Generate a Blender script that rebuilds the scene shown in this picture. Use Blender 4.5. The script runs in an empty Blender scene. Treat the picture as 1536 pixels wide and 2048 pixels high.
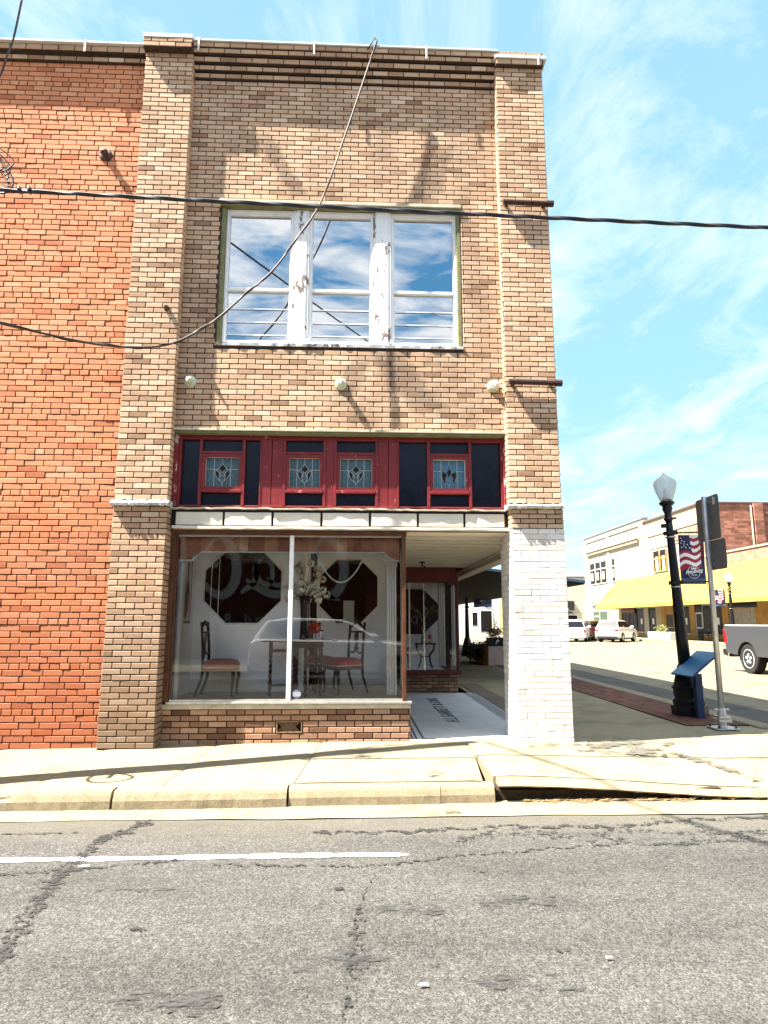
import bpy, bmesh, math, random
from mathutils import Vector, Matrix, noise as mnoise
R = math.radians
rnd = random.Random(7)
S = bpy.context.scene
COL = S.collection

# ------------------------------------------------------------------ materials
def nt(name):
    m = bpy.data.materials.new(name); m.use_nodes = True
    t = m.node_tree
    for n in list(t.nodes): t.nodes.remove(n)
    out = t.nodes.new('ShaderNodeOutputMaterial')
    return m, t, out
def N(t, typ, **kw):
    n = t.nodes.new(typ)
    for k, v in kw.items():
        if k in n.inputs: n.inputs[k].default_value = v
        else: setattr(n, k, v)
    return n
def L(t, a, b): t.links.new(a, b)
def c4(c): return (c[0], c[1], c[2], 1.0)
def ramp(t, fac, stops, interp='LINEAR'):
    r = t.nodes.new('ShaderNodeValToRGB'); r.color_ramp.interpolation = interp
    e = r.color_ramp.elements
    while len(e) < len(stops): e.new(0.5)
    for el, (p, c) in zip(e, stops):
        el.position = p; el.color = c4(c) if len(c) == 3 else c
    if fac is not None: L(t, fac, r.inputs[0])
    return r
def g(v): return (v, v, v)
def noise(t, co, scale, detail=4, rough=.55, dist=0):
    n = N(t, 'ShaderNodeTexNoise'); n.inputs['Scale'].default_value = scale
    n.inputs['Detail'].default_value = detail; n.inputs['Roughness'].default_value = rough
    n.inputs['Distortion'].default_value = dist
    L(t, co, n.inputs['Vector']); return n.outputs['Fac']
def mapping(t, co, scale=(1, 1, 1), loc=(0, 0, 0), rot=(0, 0, 0)):
    m = N(t, 'ShaderNodeMapping'); m.inputs['Scale'].default_value = scale
    m.inputs['Location'].default_value = loc; m.inputs['Rotation'].default_value = rot
    L(t, co, m.inputs['Vector']); return m.outputs[0]
def mixc(t, fac, a, b, typ='MIX'):
    m = N(t, 'ShaderNodeMix', data_type='RGBA', blend_type=typ)
    if isinstance(fac, (int, float)): m.inputs[0].default_value = fac
    else: L(t, fac, m.inputs[0])
    for s, v in ((6, a), (7, b)):
        if isinstance(v, (tuple, list)): m.inputs[s].default_value = c4(v)
        else: L(t, v, m.inputs[s])
    return m.outputs[2]
def math_(t, op, a, b=None, clamp=False):
    m = N(t, 'ShaderNodeMath', operation=op, use_clamp=clamp)
    for i, v in enumerate((a, b)):
        if v is None: continue
        if isinstance(v, (int, float)): m.inputs[i].default_value = v
        else: L(t, v, m.inputs[i])
    return m.outputs[0]
def obco(t): return N(t, 'ShaderNodeTexCoord').outputs['Object']
def bumpn(t, h, strength, dist):
    b = N(t, 'ShaderNodeBump'); b.inputs['Strength'].default_value = strength
    b.inputs['Distance'].default_value = dist; L(t, h, b.inputs['Height']); return b.outputs[0]
def pbsdf(t, out, rough=.6, metal=0, spec=.5):
    p = N(t, 'ShaderNodeBsdfPrincipled')
    p.inputs['Roughness'].default_value = rough; p.inputs['Metallic'].default_value = metal
    p.inputs['Specular IOR Level'].default_value = spec
    L(t, p.outputs[0], out.inputs[0]); return p
def M(name, c, r=.6, metal=0, var=.2, vs=5, bump=.15, bs=80, bd=.004, spec=.4, c2=None, peel=None, ps=14, pth=.60):
    m, t, out = nt(name); p = pbsdf(t, out, r, metal, spec); co = obco(t)
    f = noise(t, co, vs, 6, .65)
    a = tuple(x * (1 - var) for x in c); b = c2 or tuple(min(1, x * (1 + var)) for x in c)
    col = ramp(t, f, [(.3, a), (.7, b)]).outputs[0]
    if peel:
        pf = noise(t, mapping(t, co, (1, 1, .45)), ps, 8, .7)
        msk = ramp(t, pf, [(pth, g(0)), (pth + .02, g(1))]).outputs[0]
        col = mixc(t, msk, col, peel)
    L(t, col, p.inputs['Base Color'])
    if bump: L(t, bumpn(t, noise(t, co, bs, 5, .6), bump, bd), p.inputs['Normal'])
    return m
def glassm(name, refl=.0, tint=(.99, .995, .99), ior=1.5, rough=0.0):
    m, t, out = nt(name)
    tr = N(t, 'ShaderNodeBsdfTransparent'); tr.inputs[0].default_value = c4(tint)
    gl = N(t, 'ShaderNodeBsdfGlossy'); gl.inputs['Roughness'].default_value = rough
    co = obco(t); L(t, bumpn(t, noise(t, co, 1.3, 2), .006, .01), gl.inputs['Normal'])
    fr = N(t, 'ShaderNodeFresnel'); fr.inputs[0].default_value = ior
    f = math_(t, 'ADD', math_(t, 'MULTIPLY', fr.outputs[0], 1.2), refl, True)
    mx = N(t, 'ShaderNodeMixShader'); L(t, f, mx.inputs[0]); L(t, tr.outputs[0], mx.inputs[1]); L(t, gl.outputs[0], mx.inputs[2])
    L(t, mx.outputs[0], out.inputs[0]); return m
def brickm(name, stops, soot=.5, sootc=(.05, .035, .025), top_dark=None, streaks=False, low_dark=None, bump=.35):
    m, t, out = nt(name); p = pbsdf(t, out, .9, 0, .25); co = obco(t)
    a = N(t, 'ShaderNodeAttribute', attribute_name='tone')
    f1 = noise(t, co, 9, 5, .7)
    f = math_(t, 'ADD', a.outputs['Fac'], math_(t, 'MULTIPLY', math_(t, 'SUBTRACT', f1, .5), .35))
    col = ramp(t, f, stops).outputs[0]
    grain = noise(t, mapping(t, co, (60, 60, 140)), 1, 5, .75)
    col = mixc(t, .55, col, ramp(t, grain, [(.3, g(.62)), (.62, g(1.1))]).outputs[0], 'MULTIPLY')
    big = noise(t, mapping(t, co, (1, 1, .45)), 1.1, 6, .68)
    sm = ramp(t, big, [(.47, g(0)), (.72, g(soot))]).outputs[0]
    col = mixc(t, sm, col, sootc)
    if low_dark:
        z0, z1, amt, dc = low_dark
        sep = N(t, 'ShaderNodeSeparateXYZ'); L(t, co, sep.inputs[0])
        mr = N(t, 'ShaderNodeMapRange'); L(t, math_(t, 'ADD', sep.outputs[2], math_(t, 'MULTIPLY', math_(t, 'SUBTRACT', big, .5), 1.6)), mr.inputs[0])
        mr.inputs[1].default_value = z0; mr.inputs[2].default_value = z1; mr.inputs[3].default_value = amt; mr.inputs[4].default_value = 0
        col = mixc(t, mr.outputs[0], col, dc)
    if streaks:   # cast-shadow streaks and stains painted into the brick colour: (x, z_top, x_bottom, z_bottom, half width, strength)
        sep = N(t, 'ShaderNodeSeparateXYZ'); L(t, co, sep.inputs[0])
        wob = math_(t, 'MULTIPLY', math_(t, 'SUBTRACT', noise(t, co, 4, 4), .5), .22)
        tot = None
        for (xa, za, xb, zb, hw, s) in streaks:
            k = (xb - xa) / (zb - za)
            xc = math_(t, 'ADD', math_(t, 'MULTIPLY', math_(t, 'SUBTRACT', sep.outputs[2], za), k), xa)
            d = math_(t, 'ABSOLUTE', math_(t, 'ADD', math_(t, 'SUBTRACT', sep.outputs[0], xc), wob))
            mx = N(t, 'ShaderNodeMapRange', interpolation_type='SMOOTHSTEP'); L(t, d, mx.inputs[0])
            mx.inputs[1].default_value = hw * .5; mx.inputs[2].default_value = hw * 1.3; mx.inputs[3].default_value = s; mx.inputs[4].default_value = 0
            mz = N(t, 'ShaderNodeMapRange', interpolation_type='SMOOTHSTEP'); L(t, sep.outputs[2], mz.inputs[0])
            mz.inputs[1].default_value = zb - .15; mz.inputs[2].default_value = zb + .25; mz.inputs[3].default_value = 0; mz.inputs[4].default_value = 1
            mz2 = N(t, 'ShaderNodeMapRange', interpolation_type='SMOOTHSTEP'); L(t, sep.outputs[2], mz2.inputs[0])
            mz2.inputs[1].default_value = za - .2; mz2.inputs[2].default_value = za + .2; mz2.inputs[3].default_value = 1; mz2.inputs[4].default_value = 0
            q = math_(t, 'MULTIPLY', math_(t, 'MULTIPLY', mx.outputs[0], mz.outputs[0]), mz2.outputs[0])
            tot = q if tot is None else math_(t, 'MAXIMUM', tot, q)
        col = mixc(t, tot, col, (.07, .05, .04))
    L(t, col, p.inputs['Base Color'])
    if bump: L(t, bumpn(t, noise(t, co, 110, 6, .75), bump, .004), p.inputs['Normal'])
    return m
def brickflat(name, c1, c2, mortar, w=.21, h=.067, ground=False):
    m, t, out = nt(name); p = pbsdf(t, out, .9, 0, .2); co = obco(t)
    sep = N(t, 'ShaderNodeSeparateXYZ'); L(t, co, sep.inputs[0])
    cb = N(t, 'ShaderNodeCombineXYZ'); L(t, sep.outputs[1] if ground else math_(t, 'ADD', sep.outputs[0], sep.outputs[1]), cb.inputs[0]); L(t, sep.outputs[0 if ground else 2], cb.inputs[1])
    b = N(t, 'ShaderNodeTexBrick'); L(t, cb.outputs[0], b.inputs['Vector'])
    b.inputs['Color1'].default_value = c4(c1); b.inputs['Color2'].default_value = c4(c2); b.inputs['Mortar'].default_value = c4(mortar)
    b.inputs['Scale'].default_value = 1; b.inputs['Brick Width'].default_value = w; b.inputs['Row Height'].default_value = h
    b.inputs['Mortar Size'].default_value = .006
    f = noise(t, co, 1.3, 7, .7)
    col = mixc(t, .7, b.outputs[0], ramp(t, f, [(.3, g(.35)), (.7, g(1.1))]).outputs[0], 'MULTIPLY')
    L(t, col, p.inputs['Base Color']); L(t, bumpn(t, b.outputs['Fac'], -.4, .008), p.inputs['Normal'])
    return m

MT = {}
tan_st = [(0, (.27, .158, .095)), (.3, (.42, .262, .165)), (.6, (.50, .33, .213)), (.85, (.56, .39, .262)), (1, (.63, .47, .335))]
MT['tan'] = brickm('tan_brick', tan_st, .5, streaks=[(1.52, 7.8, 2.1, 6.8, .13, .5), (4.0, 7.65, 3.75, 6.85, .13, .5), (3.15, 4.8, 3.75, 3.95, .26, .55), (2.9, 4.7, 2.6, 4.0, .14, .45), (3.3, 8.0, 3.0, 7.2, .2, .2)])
MT['tanp'] = brickm('pilaster_brick', tan_st, .25, low_dark=(.2, 1.9, .72, (.12, .08, .05)))
MT['tanw'] = brickm('bulkhead_brick', [(0, (.12, .06, .035)), (.5, (.30, .165, .10)), (1, (.46, .28, .18))], .35)
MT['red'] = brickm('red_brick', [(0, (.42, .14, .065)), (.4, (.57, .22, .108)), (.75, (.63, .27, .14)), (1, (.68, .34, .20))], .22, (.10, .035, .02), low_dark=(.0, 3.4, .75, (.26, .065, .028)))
MT['white_brick'] = brickm('white_painted_brick', [(0, (.50, .455, .40)), (.5, (.64, .605, .56)), (1, (.72, .695, .66))], .12, (.55, .40, .33), bump=.5)
MT['mortar'] = M('dark_mortar', (.038, .022, .015), .95, var=.5, vs=20, bump=.6, bs=90)
MT['mortar_red'] = M('red_mortar', (.05, .018, .010), .95, var=.6, vs=3, bump=.6, bs=90, c2=(.12, .05, .025))
MT['mortar_white'] = M('painted_mortar', (.42, .35, .31), .9, var=.25, vs=8, bump=.6, bs=60)
MT['coping'] = M('white_coping_metal', (.50, .50, .49), .45, var=.08, vs=3, bump=.05)
MT['leadcap'] = M('weathered_flashing', (.50, .50, .49), .45, .3, var=.45, vs=9, bump=.5, bs=18, bd=.02)
MT['whitepaint'] = M('white_peeling_paint', (.74, .74, .73), .6, var=.06, vs=4, bump=.25, bs=50, peel=(.17, .13, .11), ps=9, pth=.565)
MT['whiteframe'] = M('white_window_frame', (.76, .77, .78), .5, var=.06, bump=.06, bs=30)
MT['olive'] = M('olive_green_trim', (.155, .15, .06), .7, var=.3, vs=8, bump=.3, bs=40)
MT['redpaint'] = M('red_trim_paint', (.165, .012, .014), .45, var=.22, vs=6, bump=.25, bs=40, peel=(.42, .17, .16), ps=16, pth=.63)
MT['redworn'] = M('worn_red_paint', (.17, .015, .017), .6, var=.4, vs=12, bump=.5, bs=40, peel=(.5, .36, .33), ps=13, pth=.57)
MT['cream'] = M('cream_fascia_paint', (.58, .53, .45), .6, var=.1, vs=5, bump=.2, bs=40, peel=(.22, .15, .10), ps=5, pth=.665)
MT['creamsoffit'] = M('cream_soffit_boards', (.68, .60, .46), .6, var=.12, vs=4, bump=.12, bs=30)
MT['blackstrip'] = M('black_divider', (.012, .010, .010), .5, var=.3)
MT['wooddark'] = M('dark_brown_wood', (.085, .034, .014), .4, var=.4, vs=8, bump=.15, bs=30)
MT['concretesill'] = M('concrete_sill', (.46, .41, .31), .8, var=.25, vs=7, bump=.3, bs=60)
MT['metalsill'] = M('aluminium_sill', (.62, .60, .55), .3, .7, var=.2, vs=12, bump=.1)
MT['vent'] = M('rusty_vent_metal', (.22, .14, .08), .6, .4, var=.4, vs=20)
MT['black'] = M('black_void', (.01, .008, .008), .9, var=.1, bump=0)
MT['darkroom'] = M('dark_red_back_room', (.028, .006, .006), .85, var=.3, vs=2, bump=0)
MT['intwall'] = M('white_display_wall', (.93, .935, .94), .7, var=.04, bump=.05, bs=30)
MT['intwarm'] = M('beige_display_wall', (.91, .87, .79), .7, var=.05, bump=.05, bs=30)
MT['inttrim'] = M('white_trim', (.80, .79, .76), .5, var=.04, bump=0)
MT['intfloor'] = M('display_floor_wood', (.45, .38, .27), .6, var=.3, vs=7, bump=.1)
MT['glass'] = glassm('shop_glass', .02)
MT['glassup'] = glassm('window_glass', .56, (.62, .72, .80))
MT['ink'] = M('dark_blue_glass', (.006, .008, .018), .22, var=.5, vs=5, bump=.05, bs=20, spec=.25)
MT['lead'] = M('lead_came', (.38, .42, .42), .5, .3, var=.1, bump=0)
MT['chairwood'] = M('dark_chair_wood', (.018, .009, .006), .3, var=.3, bump=.05)
MT['oak'] = M('brown_oak', (.06, .026, .013), .35, var=.4, vs=12, bump=.1)
MT['redcloth'] = M('red_leather', (.30, .04, .025), .5, var=.3, vs=9, bump=.1, bs=60)
MT['piping'] = M('pale_piping', (.55, .42, .34), .6, bump=0)
MT['petal'] = M('cream_petals', (.75, .70, .55), .6, var=.15, vs=30, bump=0)
MT['stem'] = M('olive_stem', (.10, .11, .04), .6, var=.3, bump=0)
MT['redfan'] = M('red_ornament', (.55, .06, .03), .5, var=.2, bump=0)
MT['maroon'] = M('maroon_boards', (.10, .012, .012), .5, var=.3, bump=.05)
MT['blackmetal'] = M('black_cast_iron', (.008, .008, .010), .35, .2, var=.3, vs=12, bump=.12, bs=40)
MT['galv'] = M('galvanised_steel', (.42, .44, .46), .42, .75, var=.22, vs=14, bump=.08)
MT['signback'] = M('sign_back_metal', (.16, .155, .16), .5, .35, var=.22, vs=4, bump=.05)
MT['navy'] = M('navy_enamel', (.012, .032, .095), .4, var=.2, vs=6, bump=.03)
MT['bluepanel'] = M('blue_panel', (.018, .085, .20), .3, var=.12, vs=3, bump=0)
MT['cable'] = M('black_cable', (.012, .012, .018), .45, var=.3, vs=30, bump=.2, bs=120)
MT['oldcable'] = M('brown_weathered_cable', (.06, .04, .03), .6, var=.3, bump=.1)
MT['steel_rust'] = M('rusty_pipe', (.035, .014, .010), .7, .2, var=.5, vs=15, bump=.4, bs=50)
MT['insul'] = M('pale_green_porcelain', (.47, .50, .37), .4, var=.25, vs=30, bump=.05)
MT['ironknob'] = M('rusty_iron_knob', (.075, .035, .03), .6, .2, var=.4, vs=25, bump=.2)
MT['poleWood'] = M('utility_pole_wood', (.16, .12, .08), .85, var=.3, vs=6, bump=.5, bs=30)

def concrete(name, c, dark_blotch=.5, scale=1.0, joints=0):
    m, t, out = nt(name); p = pbsdf(t, out, .85, 0, .25); co = obco(t)
    f = noise(t, co, 1.6 * scale, 8, .7)
    col = ramp(t, f, [(.28, tuple(x * (1 - dark_blotch) for x in c)), (.5, c), (.75, tuple(min(1, x * 1.12) for x in c))]).outputs[0]
    sp = noise(t, co, 55, 3, .6)
    col = mixc(t, .5, col, ramp(t, sp, [(.35, g(.55)), (.55, g(1.05))]).outputs[0], 'MULTIPLY')
    L(t, col, p.inputs['Base Color'])
    h = math_(t, 'ADD', noise(t, co, 70, 5, .7), math_(t, 'MULTIPLY', noise(t, co, 6, 5), 1.2))
    L(t, bumpn(t, h, .35, .008), p.inputs['Normal']); return m
MT['sidewalk'] = concrete('sidewalk_concrete', (.215, .180, .115), .45)
MT['gutter'] = concrete('gutter_concrete', (.205, .172, .11), .4, 2)
MT['laneshade'] = concrete('shade_dark_asphalt', (.065, .058, .052), .5, 1)
MT['kerb'] = concrete('kerb_concrete', (.22, .175, .11), .5, 3)
MT['square'] = concrete('side_street_concrete', (.165, .14, .095), .55, .7)
MT['darkband'] = concrete('dark_concrete_band', (.12, .095, .075), .3)
MT['terrazzo'] = concrete('mosaic_floor', (.50, .50, .51), .12, 2)
MT['gum'] = M('dark_mosaic_tiles', (.07, .07, .08), .5, var=.3, vs=40, bump=.1)
MT['paver'] = brickflat('brick_pavers', (.20, .075, .05), (.085, .038, .028), (.03, .022, .018), .21, .105, True)
def asphalt(name, base=.135):
    m, t, out = nt(name); p = pbsdf(t, out, .9, 0, .2); co = obco(t)
    v = N(t, 'ShaderNodeTexVoronoi'); v.inputs['Scale'].default_value = 125; L(t, co, v.inputs['Vector'])
    v2 = N(t, 'ShaderNodeTexVoronoi'); v2.inputs['Scale'].default_value = 48; L(t, co, v2.inputs['Vector'])
    st = ramp(t, v.outputs['Color'], [(.15, (.031, .029, .0265)), (.5, (.058, .055, .050)), (.85, (.094, .089, .080))]).outputs[0]
    st2 = ramp(t, v2.outputs['Color'], [(.2, g(.75)), (.6, g(1.0)), (.9, g(1.3))]).outputs[0]
    col = mixc(t, .75, st, st2, 'MULTIPLY')
    f = noise(t, mapping(t, co, (.35, 1.2, 1)), 1.3, 8, .7)
    col = mixc(t, .8, col, ramp(t, f, [(.28, g(.50)), (.5, g(.95)), (.75, g(1.3))]).outputs[0], 'MULTIPLY')
    blot = noise(t, co, 7, 4, .5)
    col = mixc(t, ramp(t, blot, [(.66, g(0)), (.72, g(.65))]).outputs[0], col, (.05, .048, .046))
    # paler dusty band by the gutter
    sep = N(t, 'ShaderNodeSeparateXYZ'); L(t, co, sep.inputs[0])
    mr = N(t, 'ShaderNodeMapRange', interpolation_type='SMOOTHSTEP'); L(t, math_(t, 'ADD', sep.outputs[1], math_(t, 'MULTIPLY', math_(t, 'SUBTRACT', f, .5), .9)), mr.inputs[0]); mr.inputs[1].default_value = -2.6; mr.inputs[2].default_value = -1.9; mr.inputs[3].default_value = 0; mr.inputs[4].default_value = .5
    col = mixc(t, mr.outputs[0], col, (.112, .100, .076))
    L(t, col, p.inputs['Base Color'])
    h = math_(t, 'SUBTRACT', math_(t, 'MULTIPLY', noise(t, co, 45, 4, .7), 1.2), v.outputs['Distance'])
    L(t, bumpn(t, h, .5, .007), p.inputs['Normal']); return m
MT['asphalt'] = asphalt('worn_asphalt')
def spotty(name, c, th0, th1, scale=28, rough=.7, stretch=(1, 1, 1)):
    m, t, out = nt(name); co = obco(t)
    p = N(t, 'ShaderNodeBsdfPrincipled'); p.inputs['Roughness'].default_value = rough; p.inputs['Base Color'].default_value = c4(c)
    tr = N(t, 'ShaderNodeBsdfTransparent')
    f = math_(t, 'ADD', math_(t, 'MULTIPLY', noise(t, mapping(t, co, stretch), scale, 6, .75), .75), math_(t, 'MULTIPLY', noise(t, co, scale * .2, 3, .6), .25))
    mk = ramp(t, f, [(th0, g(0)), (th1, g(1))]).outputs[0]
    mx = N(t, 'ShaderNodeMixShader'); L(t, mk, mx.inputs[0]); L(t, tr.outputs[0], mx.inputs[1]); L(t, p.outputs[0], mx.inputs[2])
    L(t, mx.outputs[0], out.inputs[0]); return m
MT['tar'] = spotty('crack_tar', (.013, .0125, .012), .485, .53, 34)
MT['tar2'] = spotty('crack_tar_thin', (.018, .0175, .017), .515, .56, 34)
MT['line'] = spotty('worn_white_line', (.80, .80, .78), .36, .40, 20)
MT['dark_blotch'] = spotty('gutter_smudge', (.10, .085, .065), .46, .6, 6)

# ------------------------------------------------------------------ mesh helpers
class MB:
    def __init__(s): s.v = []; s.f = []; s.m = []; s.t = []; s.mi = 0; s.tone = .5
    def add(s, vs, fs, m=None, tone=None):
        o = len(s.v); s.v += [tuple(p) for p in vs]
        for f in fs:
            s.f.append(tuple(i + o for i in f)); s.m.append(s.mi if m is None else m); s.t.append(s.tone if tone is None else tone)
        return s
    def box(s, x0, x1, y0, y1, z0, z1, m=None, rot=0, about=None):
        vs = [(x, y, z) for z in (z0, z1) for y in (y0, y1) for x in (x0, x1)]
        if rot:
            ax, ay = about or ((x0 + x1) / 2, (y0 + y1) / 2); c, q = math.cos(rot), math.sin(rot)
            vs = [(ax + (x - ax) * c - (y - ay) * q, ay + (x - ax) * q + (y - ay) * c, z) for x, y, z in vs]
        return s.add(vs, [(0, 2, 3, 1), (4, 5, 7, 6), (0, 1, 5, 4), (2, 6, 7, 3), (0, 4, 6, 2), (1, 3, 7, 5)], m)
    def bar(s, a, b, w, h=None, m=None, up=(0, 0, 1)):
        a, b = Vector(a), Vector(b); d = (b - a).normalized(); u = Vector(up)
        if abs(d.dot(u)) > .98: u = Vector((0, 1, 0))
        x = d.cross(u).normalized(); y = x.cross(d); h = h or w
        vs = [p + x * sx * w / 2 + y * sy * h / 2 for p in (a, b) for sy in (-1, 1) for sx in (-1, 1)]
        return s.add(vs, [(0, 2, 3, 1), (4, 5, 7, 6), (0, 1, 5, 4), (2, 6, 7, 3), (0, 4, 6, 2), (1, 3, 7, 5)], m)
    def tube(s, pts, r, n=8, m=None, cap=True):
        pts = [Vector(p) for p in pts]; rs = r if isinstance(r, (list, tuple)) else [r] * len(pts)
        vs = []; fs = []; px = None
        for i, p in enumerate(pts):
            d = (pts[min(i + 1, len(pts) - 1)] - pts[max(i - 1, 0)]).normalized()
            if px is None:
                px = d.orthogonal().normalized()
            px = (px - d * px.dot(d)).normalized(); py = d.cross(px)
            for k in range(n):
                a = 2 * math.pi * k / n; vs.append(p + (px * math.cos(a) + py * math.sin(a)) * rs[i])
        for i in range(len(pts) - 1):
            for k in range(n):
                fs.append((i * n + k, i * n + (k + 1) % n, (i + 1) * n + (k + 1) % n, (i + 1) * n + k))
        if cap: fs.append(tuple(range(n))[::-1]); fs.append(tuple((len(pts) - 1) * n + k for k in range(n)))
        return s.add(vs, fs, m)
    def lathe(s, prof, c, n=20, m=None, axis='z'):
        vs = []; fs = []
        for (r, z) in prof:
            for k in range(n):
                a = 2 * math.pi * k / n; q = (r * math.cos(a), r * math.sin(a), z)
                if axis == 'y': q = (q[0], q[2], q[1])
                if axis == 'x': q = (q[2], q[0], q[1])
                vs.append((c[0] + q[0], c[1] + q[1], c[2] + q[2]))
        for i in range(len(prof) - 1):
            for k in range(n): fs.append((i * n + k, i * n + (k + 1) % n, (i + 1) * n + (k + 1) % n, (i + 1) * n + k))
        fs.append(tuple(range(n))[::-1]); fs.append(tuple((len(prof) - 1) * n + k for k in range(n)))
        return s.add(vs, fs, m)
    def prism(s, poly, d0, d1, plane='xz', m=None):
        def P(a, b, d): return {'xz': (a, d, b), 'yz': (d, a, b), 'xy': (a, b, d)}[plane]
        n = len(poly); vs = [P(a, b, d0) for a, b in poly] + [P(a, b, d1) for a, b in poly]
        fs = [tuple(range(n)), tuple(range(n, 2 * n))[::-1]] + [(i, (i + 1) % n, n + (i + 1) % n, n + i) for i in range(n)]
        return s.add(vs, fs, m)
    def xf(s, mat):
        s.v = [tuple(mat @ Vector(p)) for p in s.v]; return s
    def build(s, name, mats, parent=None, smooth=False, bevel=0, seg=2, fixn=True, tri=False):
        me = bpy.data.meshes.new(name); me.from_pydata(s.v, [], s.f)
        mats = mats if isinstance(mats, (list, tuple)) else [mats]
        for m in mats: me.materials.append(m)
        me.polygons.foreach_set('material_index', s.m)
        at = me.attributes.new('tone', 'FLOAT', 'FACE'); at.data.foreach_set('value', s.t)
        if fixn:
            b = bmesh.new(); b.from_mesh(me); bmesh.ops.recalc_face_normals(b, faces=b.faces); b.to_mesh(me); b.free()
        if smooth: me.polygons.foreach_set('use_smooth', [True] * len(me.polygons))
        me.update()
        o = bpy.data.objects.new(name, me); COL.objects.link(o)
        if parent: o.parent = parent
        if bevel:
            bv = o.modifiers.new('bevel', 'BEVEL'); bv.width = bevel; bv.segments = seg; bv.limit_method = 'ANGLE'; bv.angle_limit = R(35)
            me.polygons.foreach_set('use_smooth', [True] * len(me.polygons))
            bv.harden_normals = True
        return o
def box(name, x0, x1, y0, y1, z0, z1, mat, parent=None, bevel=0):
    return MB().box(x0, x1, y0, y1, z0, z1).build(name, mat, parent, bevel=bevel)
def tag(o, label=None, cat=None, group=None, kind=None):
    if label: o['label'] = label
    if cat: o['category'] = cat
    if group: o['group'] = group
    if kind: o['kind'] = kind
    return o
def empty(name, loc=(0, 0, 0), rz=0, **k):
    o = bpy.data.objects.new(name, None); COL.objects.link(o); o.location = loc; o.rotation_euler.z = rz
    o.empty_display_size = .2; return tag(o, **k)
def copy_tree(o, parent=None):
    c = o.copy(); COL.objects.link(c)
    if parent: c.parent = parent
    for ch in list(o.children): copy_tree(ch, c)
    return c
def text_mb(mb, body, size, mat4, m=0, ext=.002, align='CENTER', shear=0, bold=0):
    cu = bpy.data.curves.new('lettering', 'FONT'); cu.body = body; cu.size = size; cu.extrude = ext; cu.align_x = align; cu.shear = shear
    cu.resolution_u = 3; cu.offset = bold
    ob = bpy.data.objects.new('lettering', cu); COL.objects.link(ob)
    bpy.context.view_layer.update()
    me = bpy.data.meshes.new_from_object(ob.evaluated_get(bpy.context.evaluated_depsgraph_get()))
    mb.add([mat4 @ v.co for v in me.vertices], [tuple(p.vertices) for p in me.polygons], m)
    bpy.data.objects.remove(ob); bpy.data.curves.remove(cu); bpy.data.meshes.remove(me)

# real bricks: each a chamfered block standing proud of a mortar slab
def bricks(mb, u0, u1, z0, z1, y, axis='x', L_=.2105, H=.0667, gap=.0118, dep=.010, holes=(), sgn=-1, jit=.0016, header=0, off=0.0, seed=1, tone=(.25, .95), zc0=None, edge_jit=0):
    r = random.Random(seed)
    nrow = int(round((z1 - z0) / H)); H = (z1 - z0) / max(1, nrow)
    def P(u, d, z): return (u, y + sgn * d, z) if axis == 'x' else (y + sgn * d, u, z)
    for i in range(nrow):
        za, zb = z0 + i * H, z0 + (i + 1) * H
        hd = header and (i % header == header - 2)
        l = L_ / 2 if hd else L_
        st = u0 - L_ + (off + (i % 2) * L_ / 2 + r.uniform(-.004, .004) + (edge_jit and r.uniform(-1, 1) * edge_jit)) % L_
        segs = []; u = st
        while u < u1:
            segs.append((max(u, u0), min(u + l, u1))); u += l
        segs = [q for q in segs if q[1] - q[0] > .018]
        for hx0, hx1, hz0, hz1 in holes:
            if zb > hz0 + .01 and za < hz1 - .01:
                ns = []
                for a, b in segs:
                    if b <= hx0 or a >= hx1: ns.append((a, b)); continue
                    if a < hx0 - .02: ns.append((a, hx0))
                    if b > hx1 + .02: ns.append((hx1, b))
                segs = ns
        for a, b in segs:
            aa = a + gap / 2 if a > u0 + 1e-4 else a; bb = b - gap / 2 if b < u1 - 1e-4 else b
            z_a, z_b = za + gap / 2, zb - gap / 2
            d = dep + r.uniform(-jit, jit); tl = r.uniform(-.0012, .0012); c = .0035
            jj = lambda: r.uniform(-.0012, .0012)
            vs = [P(aa + jj(), -.004, z_a), P(bb + jj(), -.004, z_a), P(bb + jj(), -.004, z_b), P(aa + jj(), -.004, z_b),
                  P(aa, d - c + tl, z_a + jj()), P(bb, d - c - tl, z_a + jj()), P(bb, d - c - tl, z_b + jj()), P(aa, d - c + tl, z_b + jj()),
                  P(aa + c, d + tl, z_a + c), P(bb - c, d - tl, z_a + c), P(bb - c, d - tl, z_b - c), P(aa + c, d + tl, z_b - c)]
            fs = [(8, 9, 10, 11)] + [(k, (k + 1) % 4, 4 + (k + 1) % 4, 4 + k) for k in range(4)] + [(4 + k, 4 + (k + 1) % 4, 8 + (k + 1) % 4, 8 + k) for k in range(4)]
            tn = r.uniform(*tone)
            if r.random() < .10: tn = r.uniform(0, .3)
            if r.random() < .08: tn = min(1, tn + .25)
            mb.add(vs, fs, 0, tn)
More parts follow.
